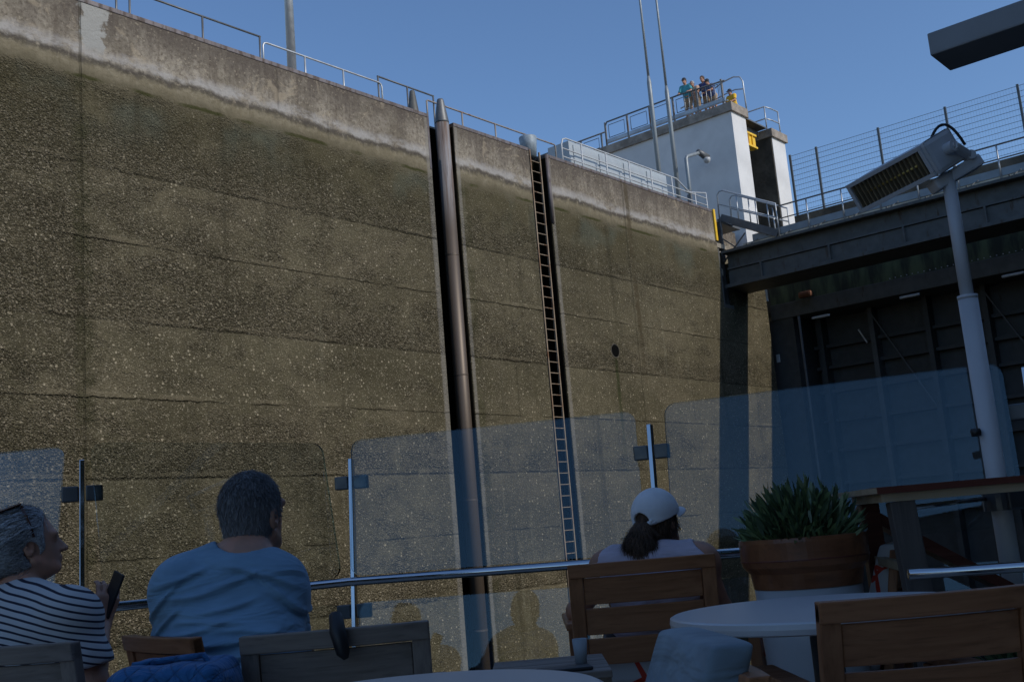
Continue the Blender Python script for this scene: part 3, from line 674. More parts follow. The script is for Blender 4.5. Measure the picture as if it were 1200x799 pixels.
plate(912, 420, 36.96, .07, .15, 'small pale oval plate on the dark gate jamb', M['whiterail'])
def lampflat(px, py, label):
    p = PS(px, py, 36.9); o = MB(); o.obox((36.9, p[1], p[2]), (.06, 0, 0), (0, .34, 0), (0, 0, .045), .03); o = o.build('gate_lamp', M['whiterail'], None, False, True, tuple(p)); tag(o, label, 'lamp', 'flat lamps under the gate beam')
lampflat(962, 371, 'flat pale lamp under the gate beam nearest the lit wall'); lampflat(1066, 347, 'flat pale lamp under the gate beam left of the heater post'); lampflat(1187, 322, 'flat pale lamp under the gate beam right of the heater post')
p = PS(947, 351, 36.9); o = MB().box((36.7, p[1]-.22, 8.62), (36.94, p[1]+.3, 8.86), .09).build('rusty_block', M['yellow'] if 0 else rusty('rust_orange', (.20, .085, .045), (.12, .06, .04)), None, False, True, tuple(p)); tag(o, 'rusty orange block lying on the gate beam', 'block')
p = PS(1014, 398, 38.2); o = MB().bar((38.2, p[1]+.20, p[2]+.42), (38.2, p[1]-.06, p[2]-.12), .05, .05).build('gate_rod', M['galv'], None, False, True, tuple(p)); tag(o, 'short pale bent rod hanging in front of the gate ribs', 'rod')
for y0, y1 in ((14.9, 13.0), (10.9, 9.0), (6.9, 5.0)):
    b = MB(); b.bar((38.3, y0, 7.9), (38.3, y1, 4.2), .05, .09, (1, 0, 0)); b.build('diagonal_brace', M['gatelight'], gt)
b = MB(); b.tube([(36.85, 17.0, 8.0), (36.85, 17.0, -4)], .05, 8); b.build('seal_pipe', M['gatelight'], gt, True)
for i in range(9):
    y = 16.6-i*2.5; b = MB(); b.box((33.5, y-.03, 9.0), (33.75, y+.03, 9.52)); b.build('web_stiffener', M['girder'], gd)

# ------------------------------------------------------------------ the ship
RZ = .84
rp = [(-4.6, 4.95), (-3.4, 4.78), (-1.93, 4.57), (-.9, 5.42), (.6, 5.03), (2.14, 4.42), (3.3, 3.4), (4.2, 1.8)]
sh = thing('ship_bow', 'river cruise ship bow with wooden sun deck', 'ship', (0, 2, 0))
outl = [(x*1.03, y+.16) for x, y in rp]
poly = [(-9, 4.9)] + outl + [(4.6, 0), (3.0, -14), (-9, -14)]
MB().prism(poly, -.12, 0).build('deck_floor', M['deck'], sh)
MB().prism([(x*.99, y*.99-.02) for x, y in poly], -4.5, -.13).build('hull', M['hull'], sh)
rl = thing('windscreen_railing', 'ship railing with clear glass windscreens and polished handrail', 'railing', (0, 5, 0))
hp = []
inner = [(x*.985, y-.09) for x, y in rp[:5]]+[(1.22, 4.69)]
MB().tube([(x, y, RZ) for x, y in inner], .021, 12).build('handrail', M['chrome'], rl, True)
LEAN = math.tan(radians(9))
def rrect(a, b, z0, z1, r, t=.012):
    a, b = Vector((*a, 0)), Vector((*b, 0)); d = b-a; L = d.length; d.normalize(); nrm = Vector((-d.y, d.x, 0))
    pts = []
    for cx, cz, a0 in ((L-r, z1-r, 0), (r, z1-r, 90), (r, z0+r, 180), (L-r, z0+r, 270)):
        for k in range(7):
            an = radians(a0+k*15); pts.append((cx+r*cos(an), cz+r*sin(an)))
    bm = MB(); f = [bm.b.verts.new(a+d*u+nrm*t/2+Vector((0, 0, v))) for u, v in pts]; k_ = [bm.b.verts.new(a+d*u-nrm*t/2+Vector((0, 0, v))) for u, v in pts]
    fs = [bm.b.faces.new(f), bm.b.faces.new(k_[::-1])]; n = len(pts)
    for i in range(n): fs.append(bm.b.faces.new([f[i], f[(i+1) % n], k_[(i+1) % n], k_[i]]))
    for v in bm.b.verts: v.co += nrm*LEAN*(v.co.z-1.2)
    bmesh.ops.recalc_face_normals(bm.b, faces=fs); return bm
panes = [((-3.4, 4.76), (-1.96, 4.57)), ((-1.79, 4.55), (-.965, 5.42)), ((-.86, 5.39), (.545, 5.10)), ((.655, 4.92), (1.985, 4.39)), ((2.17, 4.34), (3.25, 3.42))]
for i, (a, b_) in enumerate(panes):
    rrect(a, b_, .865, 1.53 if i < 4 else 1.6, .055).build('glass_panel', M['glass'], rl)
    va = Vector(a); vb = Vector(b_); d = (vb-va).normalized()*.04
    rrect(va+d, vb-d, .1, .74, .04).build('lower_glass_panel', M['glass'], rl)
posts = [(-1.872, 4.6, 1.465), (-.86, 5.42, 1.44), (.598, 5.02, 1.45), (2.075, 4.40, 1.50), (-3.45, 4.8, 1.46)]
dirs = [(.9, .3), (.95, -.05), (.95, -.28), (.8, -.5), (1, -.1)]
for (x, y, z1), dd in zip(posts, dirs):
    d = Vector((*dd, 0)).normalized(); nrm = Vector((-d.y, d.x, 0)); c = Vector((x, y, 0))
    lv = lambda z: c+nrm*LEAN*(z-1.2)+Vector((0, 0, z))
    po = MB().obox(lv(z1/2), d*.010, nrm*.032, (nrm*LEAN+Vector((0, 0, 1)))*z1/2, .003).build('post', M['chrome'], rl)
    for zc in (1.32, .70):
        for sg in (-1, 1): MB().obox(lv(zc)+d*.048*sg, d*.034, nrm*.026, Vector((0, 0, .033)), .006).build('clamp', M['clamp'], po)
# overhead beam of the folded sun awning, its post out at the ship's side
bm_ = thing('awning_beam', 'thick grey awning beam jutting in at the upper right against the sky', 'beam', (5.1, -2.6, 0), True)
MB().box((4.95, 1.47, 3.02), (5.22, -2.6, 3.13), .008).build('beam_arm', M['beam'], bm_)
MB().box((5.0, -2.65, 0), (5.17, -2.45, 3.019), .01).build('beam_post', M['greypaint'], bm_)
MB().box((4.943, .95, 3.055), (4.953, 1.0, 3.075)).build('bolt', M['clamp'], bm_)

# ------------------------------------------------------------------ patio heater on its post
HX, HY = 1.83, 4.25
ht = thing('patio_heater', 'grey electric patio heater with slatted glow face on a tall post', 'heater', (HX, HY, 0))
MB().tube([(HX, HY, 0), (HX, HY, 1.78)], .038, 24).build('lower_post', M['greypaint'], ht, True)
MB().tube([(HX, HY, 1.772), (HX, HY, 1.786)], .0395, 24).build('post_collar', M['greypaint'], ht, True)
MB().tube([(HX, HY, 1.78), (HX, HY, 2.30)], .0265, 20).build('upper_post', M['greypaint'], ht, True)
c0 = P(1078, 170, HY-.08); c1 = P(992, 217, HY+.35); c2 = P(1099, 205, HY-.06); c3 = P(1013, 249, HY+.37)
L = (c1-c0).normalized(); Sv = ((c2-c0)-L*(c2-c0).dot(L)).normalized(); Nf = Sv.cross(L).normalized()
if Nf.dot(Vector(CAM)-c0) < 0: Nf = -Nf
ll = (c1-c0).length; ss = (c2-c0).length; cc_ = (c0+c1+c2+c3)/4; dp = .075
hb = MB()
hb.obox(cc_-Nf*(dp+.012), L*(ll/2), Sv*(ss/2), Nf*dp, .02); hb = hb.build('housing', M['greypaint'], ht, True)
fr = MB(); e = .009
fr.obox(cc_+Sv*(ss/2-e), L*(ll/2), Sv*e, Nf*.014, .002).obox(cc_-Sv*(ss/2-e), L*(ll/2), Sv*e, Nf*.014, .002).obox(cc_+L*(ll/2-e), L*e, Sv*(ss/2-2*e), Nf*.014, .002).obox(cc_-L*(ll/2-e), L*e, Sv*(ss/2-2*e), Nf*.014, .002)
fr = fr.build('face_frame', M['greypaint'], ht)
MB().obox(cc_-Nf*.008, L*(ll/2-2*e), Sv*(ss/2-2*e), Nf*.003).build('reflector', M['reflector'], ht)
sg = MB()
for i in range(17):
    u = -ll/2+.03+i*(ll-.06)/16; sg.obox(cc_+L*u+Nf*.004, L*.0022, Sv*(ss/2-2*e), Nf*.008)
sg.build('slats', M['slat'], ht)
MB().tube([cc_-L*(ll*.36)+Nf*.0, cc_+L*(ll*.30)+Nf*.0], .006, 8).build('heating_tube', M['gold'], ht, True)
ec = c0*.5+c2*.5-Nf*.08
MB().obox(ec-L*.01, L*.012, Sv*(ss/2+.004), Nf*.085, .02).build('end_cap', M['greypaint'], ht)
ax = ec-L*.03-Nf*.01; bend = P(1136, 183, HY-.02)
ar = MB(); ar.bar(ax-L*.03, bend, .03, .035, (0, 1, 0), .008); ar.tube([ax+L*.012, ax-L*.036], .024, 18); ar.tube([bend+Vector((0, -.024, 0)), bend+Vector((0, .024, 0))], .019, 18); ar.tube([ax-L*.036, ax-L*.041], .011, 8)
ar.build('tilt_arm', M['greypaint'], ht, False)
pk = MB(); pk.bar(P(1093, 220, HY+.02), P(1146, 189, HY+.02), .09, .05, (0, 0, 1), .010); pk.build('mount_bracket', M['greypaint'], ht)
pts = []
q0, q1 = P(1091, 163, HY), P(1131, 170, HY)
for i in range(11):
    t = i/10; pts.append(q0.lerp(q1, t)+Vector((0, 0, .075*4*t*(1-t))))
MB().tube(pts, .006, 8).build('cable', M['black'], ht, True)
cl = MB(); cl.tube([(HX-.002, HY, .935), (HX-.002, HY, 1.015)], .062, 20); cl.obox((HX+.045, HY-.04, .975), (.045, 0, 0), (0, .035, 0), (0, 0, .04), .008); cl.build('post_clamp', M['clamp'], ht)
MB().tube([(HX-.075, HY-.02, 1.24), (HX-.045, HY-.02, 1.24)], .016, 12).build('knob', M['black'], ht, True)
# ------------------------------------------------------------------ chairs
def make_chair(label, cat='chair', hw=.23, wood_='teak', woodv='teakv'):
    t = thing('teak_chair', label, cat, (0, 0, 0), False, 'slatted teak armchairs on the deck')
    H = .86; yb0, yb1 = -.235, -.315
    yat = lambda z: yb0+(yb1-yb0)*(z-.42)/(H-.42)
    for sx in (-1, 1):
        x = sx*(hw-.022)
        b = MB(); b.bar((x, -.19, 0), (x, yb0, .42), .044, .032, (0, 1, 0), .004); b.bar((x, yb0, .42), (x, yb1, H), .044, .032, (0, 1, 0), .004); b.build('rear_leg', M[woodv], t)
        b = MB(); b.bar((x, .23, 0), (x, .23, .63), .045, .045, (0, 1, 0), .004); b.build('front_leg', M[woodv], t)
        b = MB(); b.bar((sx*(hw-.012), .275, .645), (sx*(hw-.012), yat(.645)+.02, .645), .06, .026, (0, 0, 1), .006); b.build('armrest', M['teak' if wood_ == 'teak' else wood_], t)
    b = MB(); b.bend(-hw+.0, hw, (yat(H-.045)-.004, yat(H)-.004), H-.045, H+.002, .036, .018); b.build('top_rail', M[wood_], t, False, bevel=.004)
    z = H-.049
    for k in range(3):
        b = MB(); b.bend(-hw+.045, hw-.045, (yat(z-.092), yat(z)), z-.092, z, .018, .018); b.build('back_slat', M[wood_], t, False, bevel=.003); z -= .105
    b = MB()
    for k in range(6): b.box((-hw+.045, -.2+k*.076, .402), (hw-.045, -.135+k*.076, .42), .004)
    b.build('seat', M[wood_], t)
    b = MB(); b.box((-hw+.045, .215, .345), (hw-.045, .245, .40)); b.box((-hw+.045, -.225, .345), (hw-.045, -.2, .40)); b.build('seat_frame', M[wood_], t)
    b = MB(); b.box((-hw+.05, -.20, .424), (hw-.05, .23, .53), .028); b.build('seat_cushion', M['coral'], t, True)
    return t
def place(ch, px, py, depth, yaw, label, first=False, **kw):
    q = P(px, py, depth); sz = q.z/.862; c, s_ = cos(yaw), sin(yaw)
    off = Vector((-s_*-.32, c*-.32, 0)); loc = Vector((q.x, q.y, 0))-off
    if first:
        ch.location = loc; ch.rotation_euler = (0, 0, yaw); ch.scale = (1, 1, sz); ch['label'] = label; return ch
    return dup(ch, loc, yaw, label, (1, 1, sz))
chair = make_chair('x')
place(chair, 751, 655, 3.95, 0, 'brown slatted teak chair that the woman in the white cap sits in', True); chair.scale.x = 1.15
chB = place(chair, 1087, 694, 2.28, radians(2), 'nearest brown teak chair pushed to the white table at lower right')
chE = place(chair, 186, 745, 3.12, radians(-48), 'brown teak chair behind the blue bag, turned half away')
chS = make_chair('x', wood_='silver', woodv='silverv')
place(chS, 392, 736, 2.72, radians(3), 'weathered grey teak chair with a dark strap over its back', True)
chF = place(chS, -3, 757, 2.78, radians(-16), 'weathered teak chair behind the woman in stripes')
chC = place(chair, 839, 773, 1.92, radians(97), 'teak chair turned sideways with a light blue cushion on its back')
chC2 = place(chair, 1062, 640, 4.12, radians(62), 'teak chair with coral print back cushion under the bar table')
def back_cushion(ch, mat, h=.42):
    b = MB(); b.obox((0, -.225, .685), (.18, 0, 0), (0, .042, 0), (0, -.075*h/.44, h/2), .022)
    me = bpy.data.meshes.new('back_cushion'); b.b.to_mesh(me); b.b.free(); me.materials.append(M[mat]); me.shade_smooth()
    o = bpy.data.objects.new('back_cushion', me); COL.objects.link(o); o.parent = ch; md = o.modifiers.new('soft', 'SUBSURF'); md.levels = md.render_levels = 2; return o
back_cushion(chC, 'cushion', .46); back_cushion(chC2, 'coral', .4)
q = P(398, 728, 2.70)
o = MB().tube([q+Vector((-.02, .035, -.02)), q+Vector((-.015, .02, .012)), q+Vector((-.005, -.012, .012)), q+Vector((.0, -.035, -.02)), q+Vector((.012, -.04, -.07)), q+Vector((.018, -.04, -.085))], [.012, .014, .016, .02, .017, .006], 12).build('dark_strap', M['black'], None, True, False, tuple(q)); tag(o, 'dark padded strap hanging over the grey chair back', 'strap')

# ------------------------------------------------------------------ tables
def round_table(c, r, z, label, legmat='clamp'):
    t = thing('round_table', label, 'table', (c[0], c[1], 0), False, 'white round tables')
    MB().lathe([(r-.012, z-.032), (r-.002, z-.028), (r, z-.016), (r-.002, z-.004), (r-.01, z)], (c[0], c[1], 0), 72).build('tabletop', M['tabletop'], t, False, bevel=0)
    MB().tube([(c[0], c[1], .03), (c[0], c[1], z-.033)], .04, 20).build('pedestal', M[legmat], t, True)
    MB().lathe([(.24, 0), (.24, .015), (.05, .035)], (c[0], c[1], 0), 40).build('base_plate', M[legmat], t)
round_table((.745, 2.90), .395, .75, 'white round table beside the planter at right')
round_table((-.22, 1.89), .33, .745, 'white round table at the bottom edge before the grey chair')
sd = thing('side_table', 'low wooden side table left of the capped woman\'s chair', 'table', (.1, 3.35, 0))
q = P(640, 783, 3.25); zs = q.z
b = MB()
for k in range(5): b.box((-.14+.0, 3.1+k*.085, zs-.02), (.2, 3.178+k*.085, zs), .003)
b.build('slatted_top', M['silver'], sd)
for x in (-.12, .18):
    for y in (3.14, 3.46): MB().box((x-.018, y-.018, 0), (x+.018, y+.018, zs-.021)).build('leg', M['silverv'], sd)
q = PZ(662, 786, zs); o = MB().obox((q.x, q.y, zs+.006), (.075, .01, 0), (-.005, .036, 0), (0, 0, .005), .004).build('phone', M['black'], None, False, False, (q.x, q.y, zs)); tag(o, 'black phone lying on the low side table', 'phone')
q = PZ(674, 779, zs); o = MB().lathe([(.017, 0), (.022, .07), (.020, .07), (.015, .006)], (q.x+.02, q.y+.03, zs+.001), 20).build('cup', M['cabinet'], None, True, False, (q.x+.02, q.y+.03, zs)); tag(o, 'small pale cup standing on the low side table', 'cup')

sq = thing('stool', 'low wooden stool under the blue bag', 'stool', (-.93, 2.55, 0))
MB().box((-1.12, 2.38, .40), (-.72, 2.76, .43), .006).build('seat', M['teak'], sq)
for x in (-1.09, -.75):
    for y in (2.41, 2.73): MB().box((x-.018, y-.018, 0), (x+.018, y+.018, .399)).build('leg', M['teakv'], sq)

# bar table at right
bt = thing('bar_table', 'tall wooden bar table with slanted legs by the heater post', 'bar table', (1.7, 3.9, 0))
zb = 1.052
b = MB(); b.prism([(1.155, 3.6), (2.6, 3.6), (2.6, 4.14), (1.20, 4.14)], zb-.022, zb); b.build('top_board', M['teakdark'], bt)
b = MB(); b.prism([(1.175, 3.63), (2.56, 3.63), (2.56, 4.11), (1.22, 4.11)], zb-.05, zb-.0225); b.build('under_board', M['pale'], bt)
b = MB(); b.box((1.158, 3.602, zb-.02), (1.152, 4.13, zb-.002)); b.build('end_trim', M['pale'], bt)
b = MB(); b.bar((1.245, 3.66, zb-.05), (1.30, 3.66, 0), .085, .05, (0, 1, 0), .004); b.build('leg', M['greywood'], bt)
b = MB(); b.bar((1.26, 4.06, zb-.05), (1.275, 4.06, 0), .07, .05, (0, 1, 0), .004); b.build('leg', M['teakdark'], bt)
b = MB(); b.bar((2.5, 3.66, zb-.05), (2.45, 3.66, 0), .085, .05, (0, 1, 0), .004); b.build('leg', M['greywood'], bt)
b = MB(); b.bar((2.5, 4.06, zb-.05), (2.47, 4.06, 0), .07, .05, (0, 1, 0), .004); b.build('leg', M['teakdark'], bt)
b = MB(); b.bar((1.24, 4.11, zb-.07), (1.95, 4.11, .52), .04, .11, (0, 1, 0), .004); b.build('brace', M['teakdark'], bt)
b = MB(); b.bar((1.27, 3.66, .775), (1.265, 4.06, .80), .03, .03, (0, 0, 1), .003); b.build('stretcher', M['pale'], bt)
q0 = P(1065, 673, 3.55); MB().tube([q0, (2.6, 3.55, q0.z-.02)], .017, 12).build('foot_rail', M['chrome'], bt, True)
q0 = P(1064, 595, 3.75); MB().tube([q0, (HX-.06, HY-.01, .985)], .009, 10).build('tie_rod', M['chrome'], bt, True)

# ------------------------------------------------------------------ planters
def blades(c, n, rad, hgt, seed, wd=.011, spread=.5):
    rnd = random.Random(seed); b = MB()
    for i in range(n):
        a = rnd.uniform(0, 2*pi); rr = rad*sqrt(rnd.random()); base = Vector((c[0]+rr*cos(a), c[1]+rr*sin(a), c[2]))
        dirv = Vector((cos(a), sin(a), 0)).lerp(Vector((rnd.uniform(-1, 1), rnd.uniform(-1, 1), 0)), .45)
        h = hgt*rnd.uniform(.5, 1.0)*(1-.5*(rr/rad)**2.2); out = dirv*(spread*h*(.25+.9*rr/rad))
        side = Vector((-dirv.y, dirv.x, 0)).normalized()*wd*rnd.uniform(.7, 1.3); prev = None
        tw = rnd.uniform(-.8, .8); side = Matrix.Rotation(tw, 3, 'Z') @ side
        for k in range(6):
            t = k/5; p = base+out*(t**1.6)+Vector((0, 0, h*(t-.18*t*t*spread))); w = side*(1-t**3.5)*(.65+.35*sin(pi*min(1, t*1.2)))
            cur = (b.b.verts.new(p-w), b.b.verts.new(p+w+Vector((0, 0, .001))))
            if prev: b.b.faces.new([prev[0], prev[1], cur[1], cur[0]])
            prev = cur
    return b
def bush(c, n, rad, hgt, seed):
    rnd = random.Random(seed); b = MB(); c = Vector(c)
    for i in range(n):
        a = rnd.uniform(0, 2*pi); v = rnd.random()**.45; th = math.acos(rnd.uniform(.05, 1))
        rd = Vector((cos(a)*sin(th), sin(a)*sin(th), cos(th)))
        q = c+Vector((rd.x*rad*v*.88, rd.y*rad*v*.88, rd.z*hgt*v*.92))
        d = (rd*.75+Vector((rnd.gauss(0, .35), rnd.gauss(0, .35), .55+rnd.gauss(0, .25)))).normalized()
        L_ = rnd.uniform(.045, .085); wd = rnd.uniform(.0045, .0085); s_ = d.cross(Vector((rnd.gauss(0, 1), rnd.gauss(0, 1), rnd.gauss(0, .4)))).normalized(); N_ = d.cross(s_); bd = rnd.uniform(-.25, .35); prev = None
        for k in range(5):
            t = k/4; p = q+d*L_*t+Vector((0, 0, -1))*L_*bd*t*t*.6; w = s_*wd*(.45+1.1*t if t < .5 else 1.0*(1-((t-.5)/.5)**2.2)+.02)
            cur = (b.b.verts.new(p-w), b.b.verts.new(p+w))
            if prev: b.b.faces.new([prev[0], prev[1], cur[1], cur[0]])
            prev = cur
    return b
PX, PY = .972, 3.93
pl = thing('planter', 'white planter column with teak bowl and dense spiky green plant', 'planter', (PX, PY, 0))
MB().lathe([(.13, 0), (.145, .1), (.178, .55), (.186, .735)], (PX, PY, 0), 56).build('pedestal', M['pot'], pl, True)
MB().lathe([(.188, .737), (.196, .79), (.217, .812), (.222, .83), (.224, .895), (.222, .908), (.205, .91), (.203, .87)], (PX, PY, 0), 64).build('bowl', M['bowl'], pl, False)
MB().lathe([(.2235, .832), (.2250, .8345), (.2235, .837)], (PX, PY, 0), 64, False, False).build('bowl_band', M['teakdark'], pl, True)
b = bush((PX, PY, .87), 1500, .225, .215, 3); b.build('leaves', M['leaf'], pl)
MB().lathe([(.0, .872), (.203, .872)], (PX, PY, 0), 40, False, False).build('soil', M['soil'], pl)
pl2 = thing('potted_plant', 'small dark leafy plant in a low pot behind the bar table', 'plant', (1.66, 3.86, 0))
MB().lathe([(.09, 0), (.12, .38), (.11, .38), (.1, .34)], (1.66, 3.86, 0), 32).build('pot', M['clamp'], pl2, True)
b = blades((1.66, 3.86, .34), 140, .09, .42, 5, .012, .8); b.build('leaves', M['leaf'], pl2)

#@@PEOPLE
# ------------------------------------------------------------------ people: smooth-blended distance fields, meshed as one surface
def _smin(a, b, k):
    h = np.maximum(k-np.abs(a-b), 0)/k; return np.minimum(a, b)-h*h*k*.25
class Field:
    def __init__(self, lo, hi, h):
        self.lo = np.array(lo, float); self.h = h; self.shape = tuple(np.ceil((np.array(hi)-self.lo)/h).astype(int)+1)
        self.f = np.full(self.shape, .2, np.float32)
    def sub(self, lo, hi):
        a = np.maximum(np.floor((np.array(lo)-self.lo)/self.h).astype(int), 0); b = np.minimum(np.ceil((np.array(hi)-self.lo)/self.h).astype(int)+1, self.shape)
        if np.any(a >= b): return None, None
        ax = [(self.lo[i]+np.arange(a[i], b[i])*self.h).astype(np.float32) for i in range(3)]
        return tuple(slice(a[i], b[i]) for i in range(3)), np.stack(np.meshgrid(*ax, indexing='ij'), -1).astype(np.float32)
    def put(self, fn, lo, hi, k=.02, op='+', pad=.05):
        sl, p = self.sub(np.array(lo)-k-pad, np.array(hi)+k+pad)
        if sl is None: return self
        d = fn(p).astype(np.float32)
        self.f[sl] = _smin(self.f[sl], d, k) if op == '+' else -_smin(-self.f[sl], d, k)
        return self
    def cone(self, a, b, ra, rb, k=.02, op='+'):
        a, b = np.array(a, float), np.array(b, float); ab = b-a; L2 = ab@ab+1e-12; R = max(ra, rb)
        def fn(p):
            t = np.clip(((p-a)@ab)/L2, 0, 1); return np.linalg.norm(p-a-t[..., None]*ab, axis=-1)-(ra+(rb-ra)*t)
        return self.put(fn, np.minimum(a, b)-R, np.maximum(a, b)+R, k, op)
    def ell(self, c, r, k=.02, op='+', R=None, grow=0.):
        c = np.array(c, float); r = np.array(r, float)+grow; m = r.max()
        def fn(p):
            q = p-c
            if R is not None: q = q@R
            k0 = np.linalg.norm(q/r, axis=-1); k1 = np.linalg.norm(q/(r*r), axis=-1)+1e-9; return k0*(k0-1)/k1
        return self.put(fn, c-m, c+m, k, op)
    def cut(self, fn, k=.01):
        """keep only where fn(p) < 0"""
        for sl, p in self.slabs(): self.f[sl] = -_smin(-self.f[sl], -fn(p).astype(np.float32), k)
        return self
    def slabs(self):
        for i in range(0, self.shape[0], 16):
            n = min(16, self.shape[0]-i)
            ax = [(self.lo[j]+np.arange(self.shape[j])*self.h).astype(np.float32) for j in range(3)]; ax[0] = ax[0][i:i+n]
            yield (slice(i, i+n), slice(None), slice(None)), np.stack(np.meshgrid(*ax, indexing='ij'), -1)
    def ripple(self, fn):
        for sl, p in self.slabs(): self.f[sl] += fn(p).astype(np.float32)
        return self
    def mesh(self, name, mat, parent, org, sm=2):
        f = self.f; h = self.h
        f = np.pad(f, 1, constant_values=.2); lo = self.lo-h
        vs = [f[i:f.shape[0]-1+i, j:f.shape[1]-1+j, k:f.shape[2]-1+k] for i in (0, 1) for j in (0, 1) for k in (0, 1)]
        cn = np.zeros(vs[0].shape, np.int8)
        for q in vs: cn += q < 0
        act = (cn > 0) & (cn < 8); cells = np.argwhere(act); v = np.stack([q[act] for q in vs], -1)
        idx = np.full(act.shape, -1, np.int32); idx[act] = np.arange(len(cells))
        cor = np.array([(i, j, k) for i in (0, 1) for j in (0, 1) for k in (0, 1)], float)
        acc = np.zeros((len(cells), 3)); cnt = np.zeros(len(cells))
        for a in range(8):
            for b_ in range(a+1, 8):
                if np.abs(cor[a]-cor[b_]).sum() != 1: continue
                x = (v[:, a] < 0) != (v[:, b_] < 0); t = np.where(x, v[:, a]/np.where(x, v[:, a]-v[:, b_], 1), 0)
                acc += np.where(x[:, None], cor[a]+(cor[b_]-cor[a])*t[:, None], 0); cnt += x
        pos = lo+(cells+acc/cnt[:, None])*h
        quads = []
        for ax in range(3):
            u, w_ = (ax+1) % 3, (ax+2) % 3
            A_ = np.take(f, range(0, f.shape[ax]-1), ax); B_ = np.take(f, range(1, f.shape[ax]), ax)
            e = np.argwhere((A_ < 0) != (B_ < 0)); e = e[(e[:, u] > 0) & (e[:, w_] > 0) & (e[:, u] < f.shape[u]-1) & (e[:, w_] < f.shape[w_]-1)]
            s0 = A_[tuple(e.T)] < 0
            du = np.zeros(3, int); du[u] = 1; dw = np.zeros(3, int); dw[w_] = 1
            q = np.stack([idx[tuple((e-du-dw).T)], idx[tuple((e-dw).T)], idx[tuple(e.T)], idx[tuple((e-du).T)]], 1)
            q[~s0] = q[~s0][:, ::-1]; quads.append(q)
        q = np.concatenate(quads); q = q[(q >= 0).all(1)]
        for _ in range(sm):
            s_ = np.zeros_like(pos); n_ = np.zeros(len(pos))
            for a in range(4):
                np.add.at(s_, q[:, a], pos[q[:, (a+1) % 4]]); np.add.at(n_, q[:, a], 1)
                np.add.at(s_, q[:, a], pos[q[:, (a-1) % 4]]); np.add.at(n_, q[:, a], 1)
            pos = pos*.5+.5*s_/np.maximum(n_, 1)[:, None]
        me = bpy.data.meshes.new(name); me.from_pydata(pos.tolist(), [], q.tolist()); me.materials.append(mat); me.shade_smooth()
        o = bpy.data.objects.new(name, me); COL.objects.link(o); o.parent = parent; me.transform(Matrix.Translation(-Vector(org))); ORIG[o.name] = Vector(org)
        return o

def A3(*p): return np.array(p, float)
def rotz(yaw, pitch=0., roll=0.):
    m = Matrix.Rotation(yaw, 3, 'Z') @ Matrix.Rotation(pitch, 3, 'X') @ Matrix.Rotation(roll, 3, 'Y'); return np.array(m)
def head(fd, c, R, k=1.):
    """c head centre, R columns: right, forward, up"""
    T = lambda x, y, z: c+R@(A3(x, y, z)*k)
    E = lambda x, y, z, r, kk=.015, op='+': fd.ell(T(x, y, z), A3(*r)*k, kk*k, op, R)
    C = lambda a, b_, ra, rb, kk=.012: fd.cone(T(*a), T(*b_), ra*k, rb*k, kk*k)
    E(0, -.012, .035, (.077, .098, .092), .02); E(0, .022, -.03, (.060, .072, .085), .03); E(0, .05, -.085, (.035, .035, .022), .03)
    C((-.058, .0, -.05), (-.02, .07, -.09), .018, .016); C((.058, .0, -.05), (.02, .07, -.09), .018, .016)
    C((-.042, .083, .028), (.042, .083, .028), .011, .011, .02)
    E(-.031, .097, .010, (.017, .013, .010), .012, '-'); E(.031, .097, .010, (.017, .013, .010), .012, '-')
    E(-.031, .079, .010, (.013, .013, .011), .004); E(.031, .079, .010, (.013, .013, .011), .004)
    C((0, .088, .012), (0, .112, -.028), .008, .012); E(-.011, .1, -.030, (.009, .011, .008), .008); E(.011, .1, -.030, (.009, .011, .008), .008)
    E(0, .090, -.053, (.023, .009, .006), .006); E(0, .089, -.064, (.020, .009, .006), .006)
    for s_ in (-1, 1):
        E(s_*.078, -.010, -.004, (.011, .020, .032), .006); E(s_*.084, -.004, .0, (.006, .011, .018), .004, '-')
def hand(fd, w_, d, nrm, curl=.5, k=1., rt=1, fr=1.):
    """wrist, direction of the palm, palm normal (towards which fingers curl); rt = +1 right hand"""
    d = d/np.linalg.norm(d); nrm = nrm-d*(nrm@d); nrm /= np.linalg.norm(nrm); sd_ = np.cross(d, nrm)*rt   # towards the thumb
    kn = [w_+(d*.085+sd_*(.030-i*.0195)+nrm*-.002)*k for i in range(4)]
    for i, q in enumerate(kn): fd.cone(w_+sd_*(.014-.009*i)*k, q, .017*k, .0125*k, .016)
    for i, q in enumerate(kn):
        p = q; dd = d+sd_*(.10-.07*i); a = 0.
        for j, (ln, r1, r2) in enumerate(((.042, .0098, .0088), (.027, .0086, .0078), (.021, .0078, .0062))):
            a += curl*(.9, 1.15, .8)[j]*(1+.06*i); L_ = ln*(.95, 1.06, 1.0, .8)[i]*k
            v = dd/np.linalg.norm(dd)*cos(a)+nrm*sin(a); e = p+v*L_; fd.cone(p, e, r1*k*fr, r2*k*fr, .004); p = e
    t0 = w_+(d*.022+sd_*.02)*k; t1 = t0+(d*.030+sd_*.030+nrm*.012)*k; t2 = t1+(d*.030+sd_*.012+nrm*.012)*k; t3 = t2+(d*.024+nrm*.008)*k
    fd.cone(t0, t1, .015*k, .0115*k, .01); fd.cone(t1, t2, .0108*k, .0098*k, .005); fd.cone(t2, t3, .0096*k, .0075*k, .004)

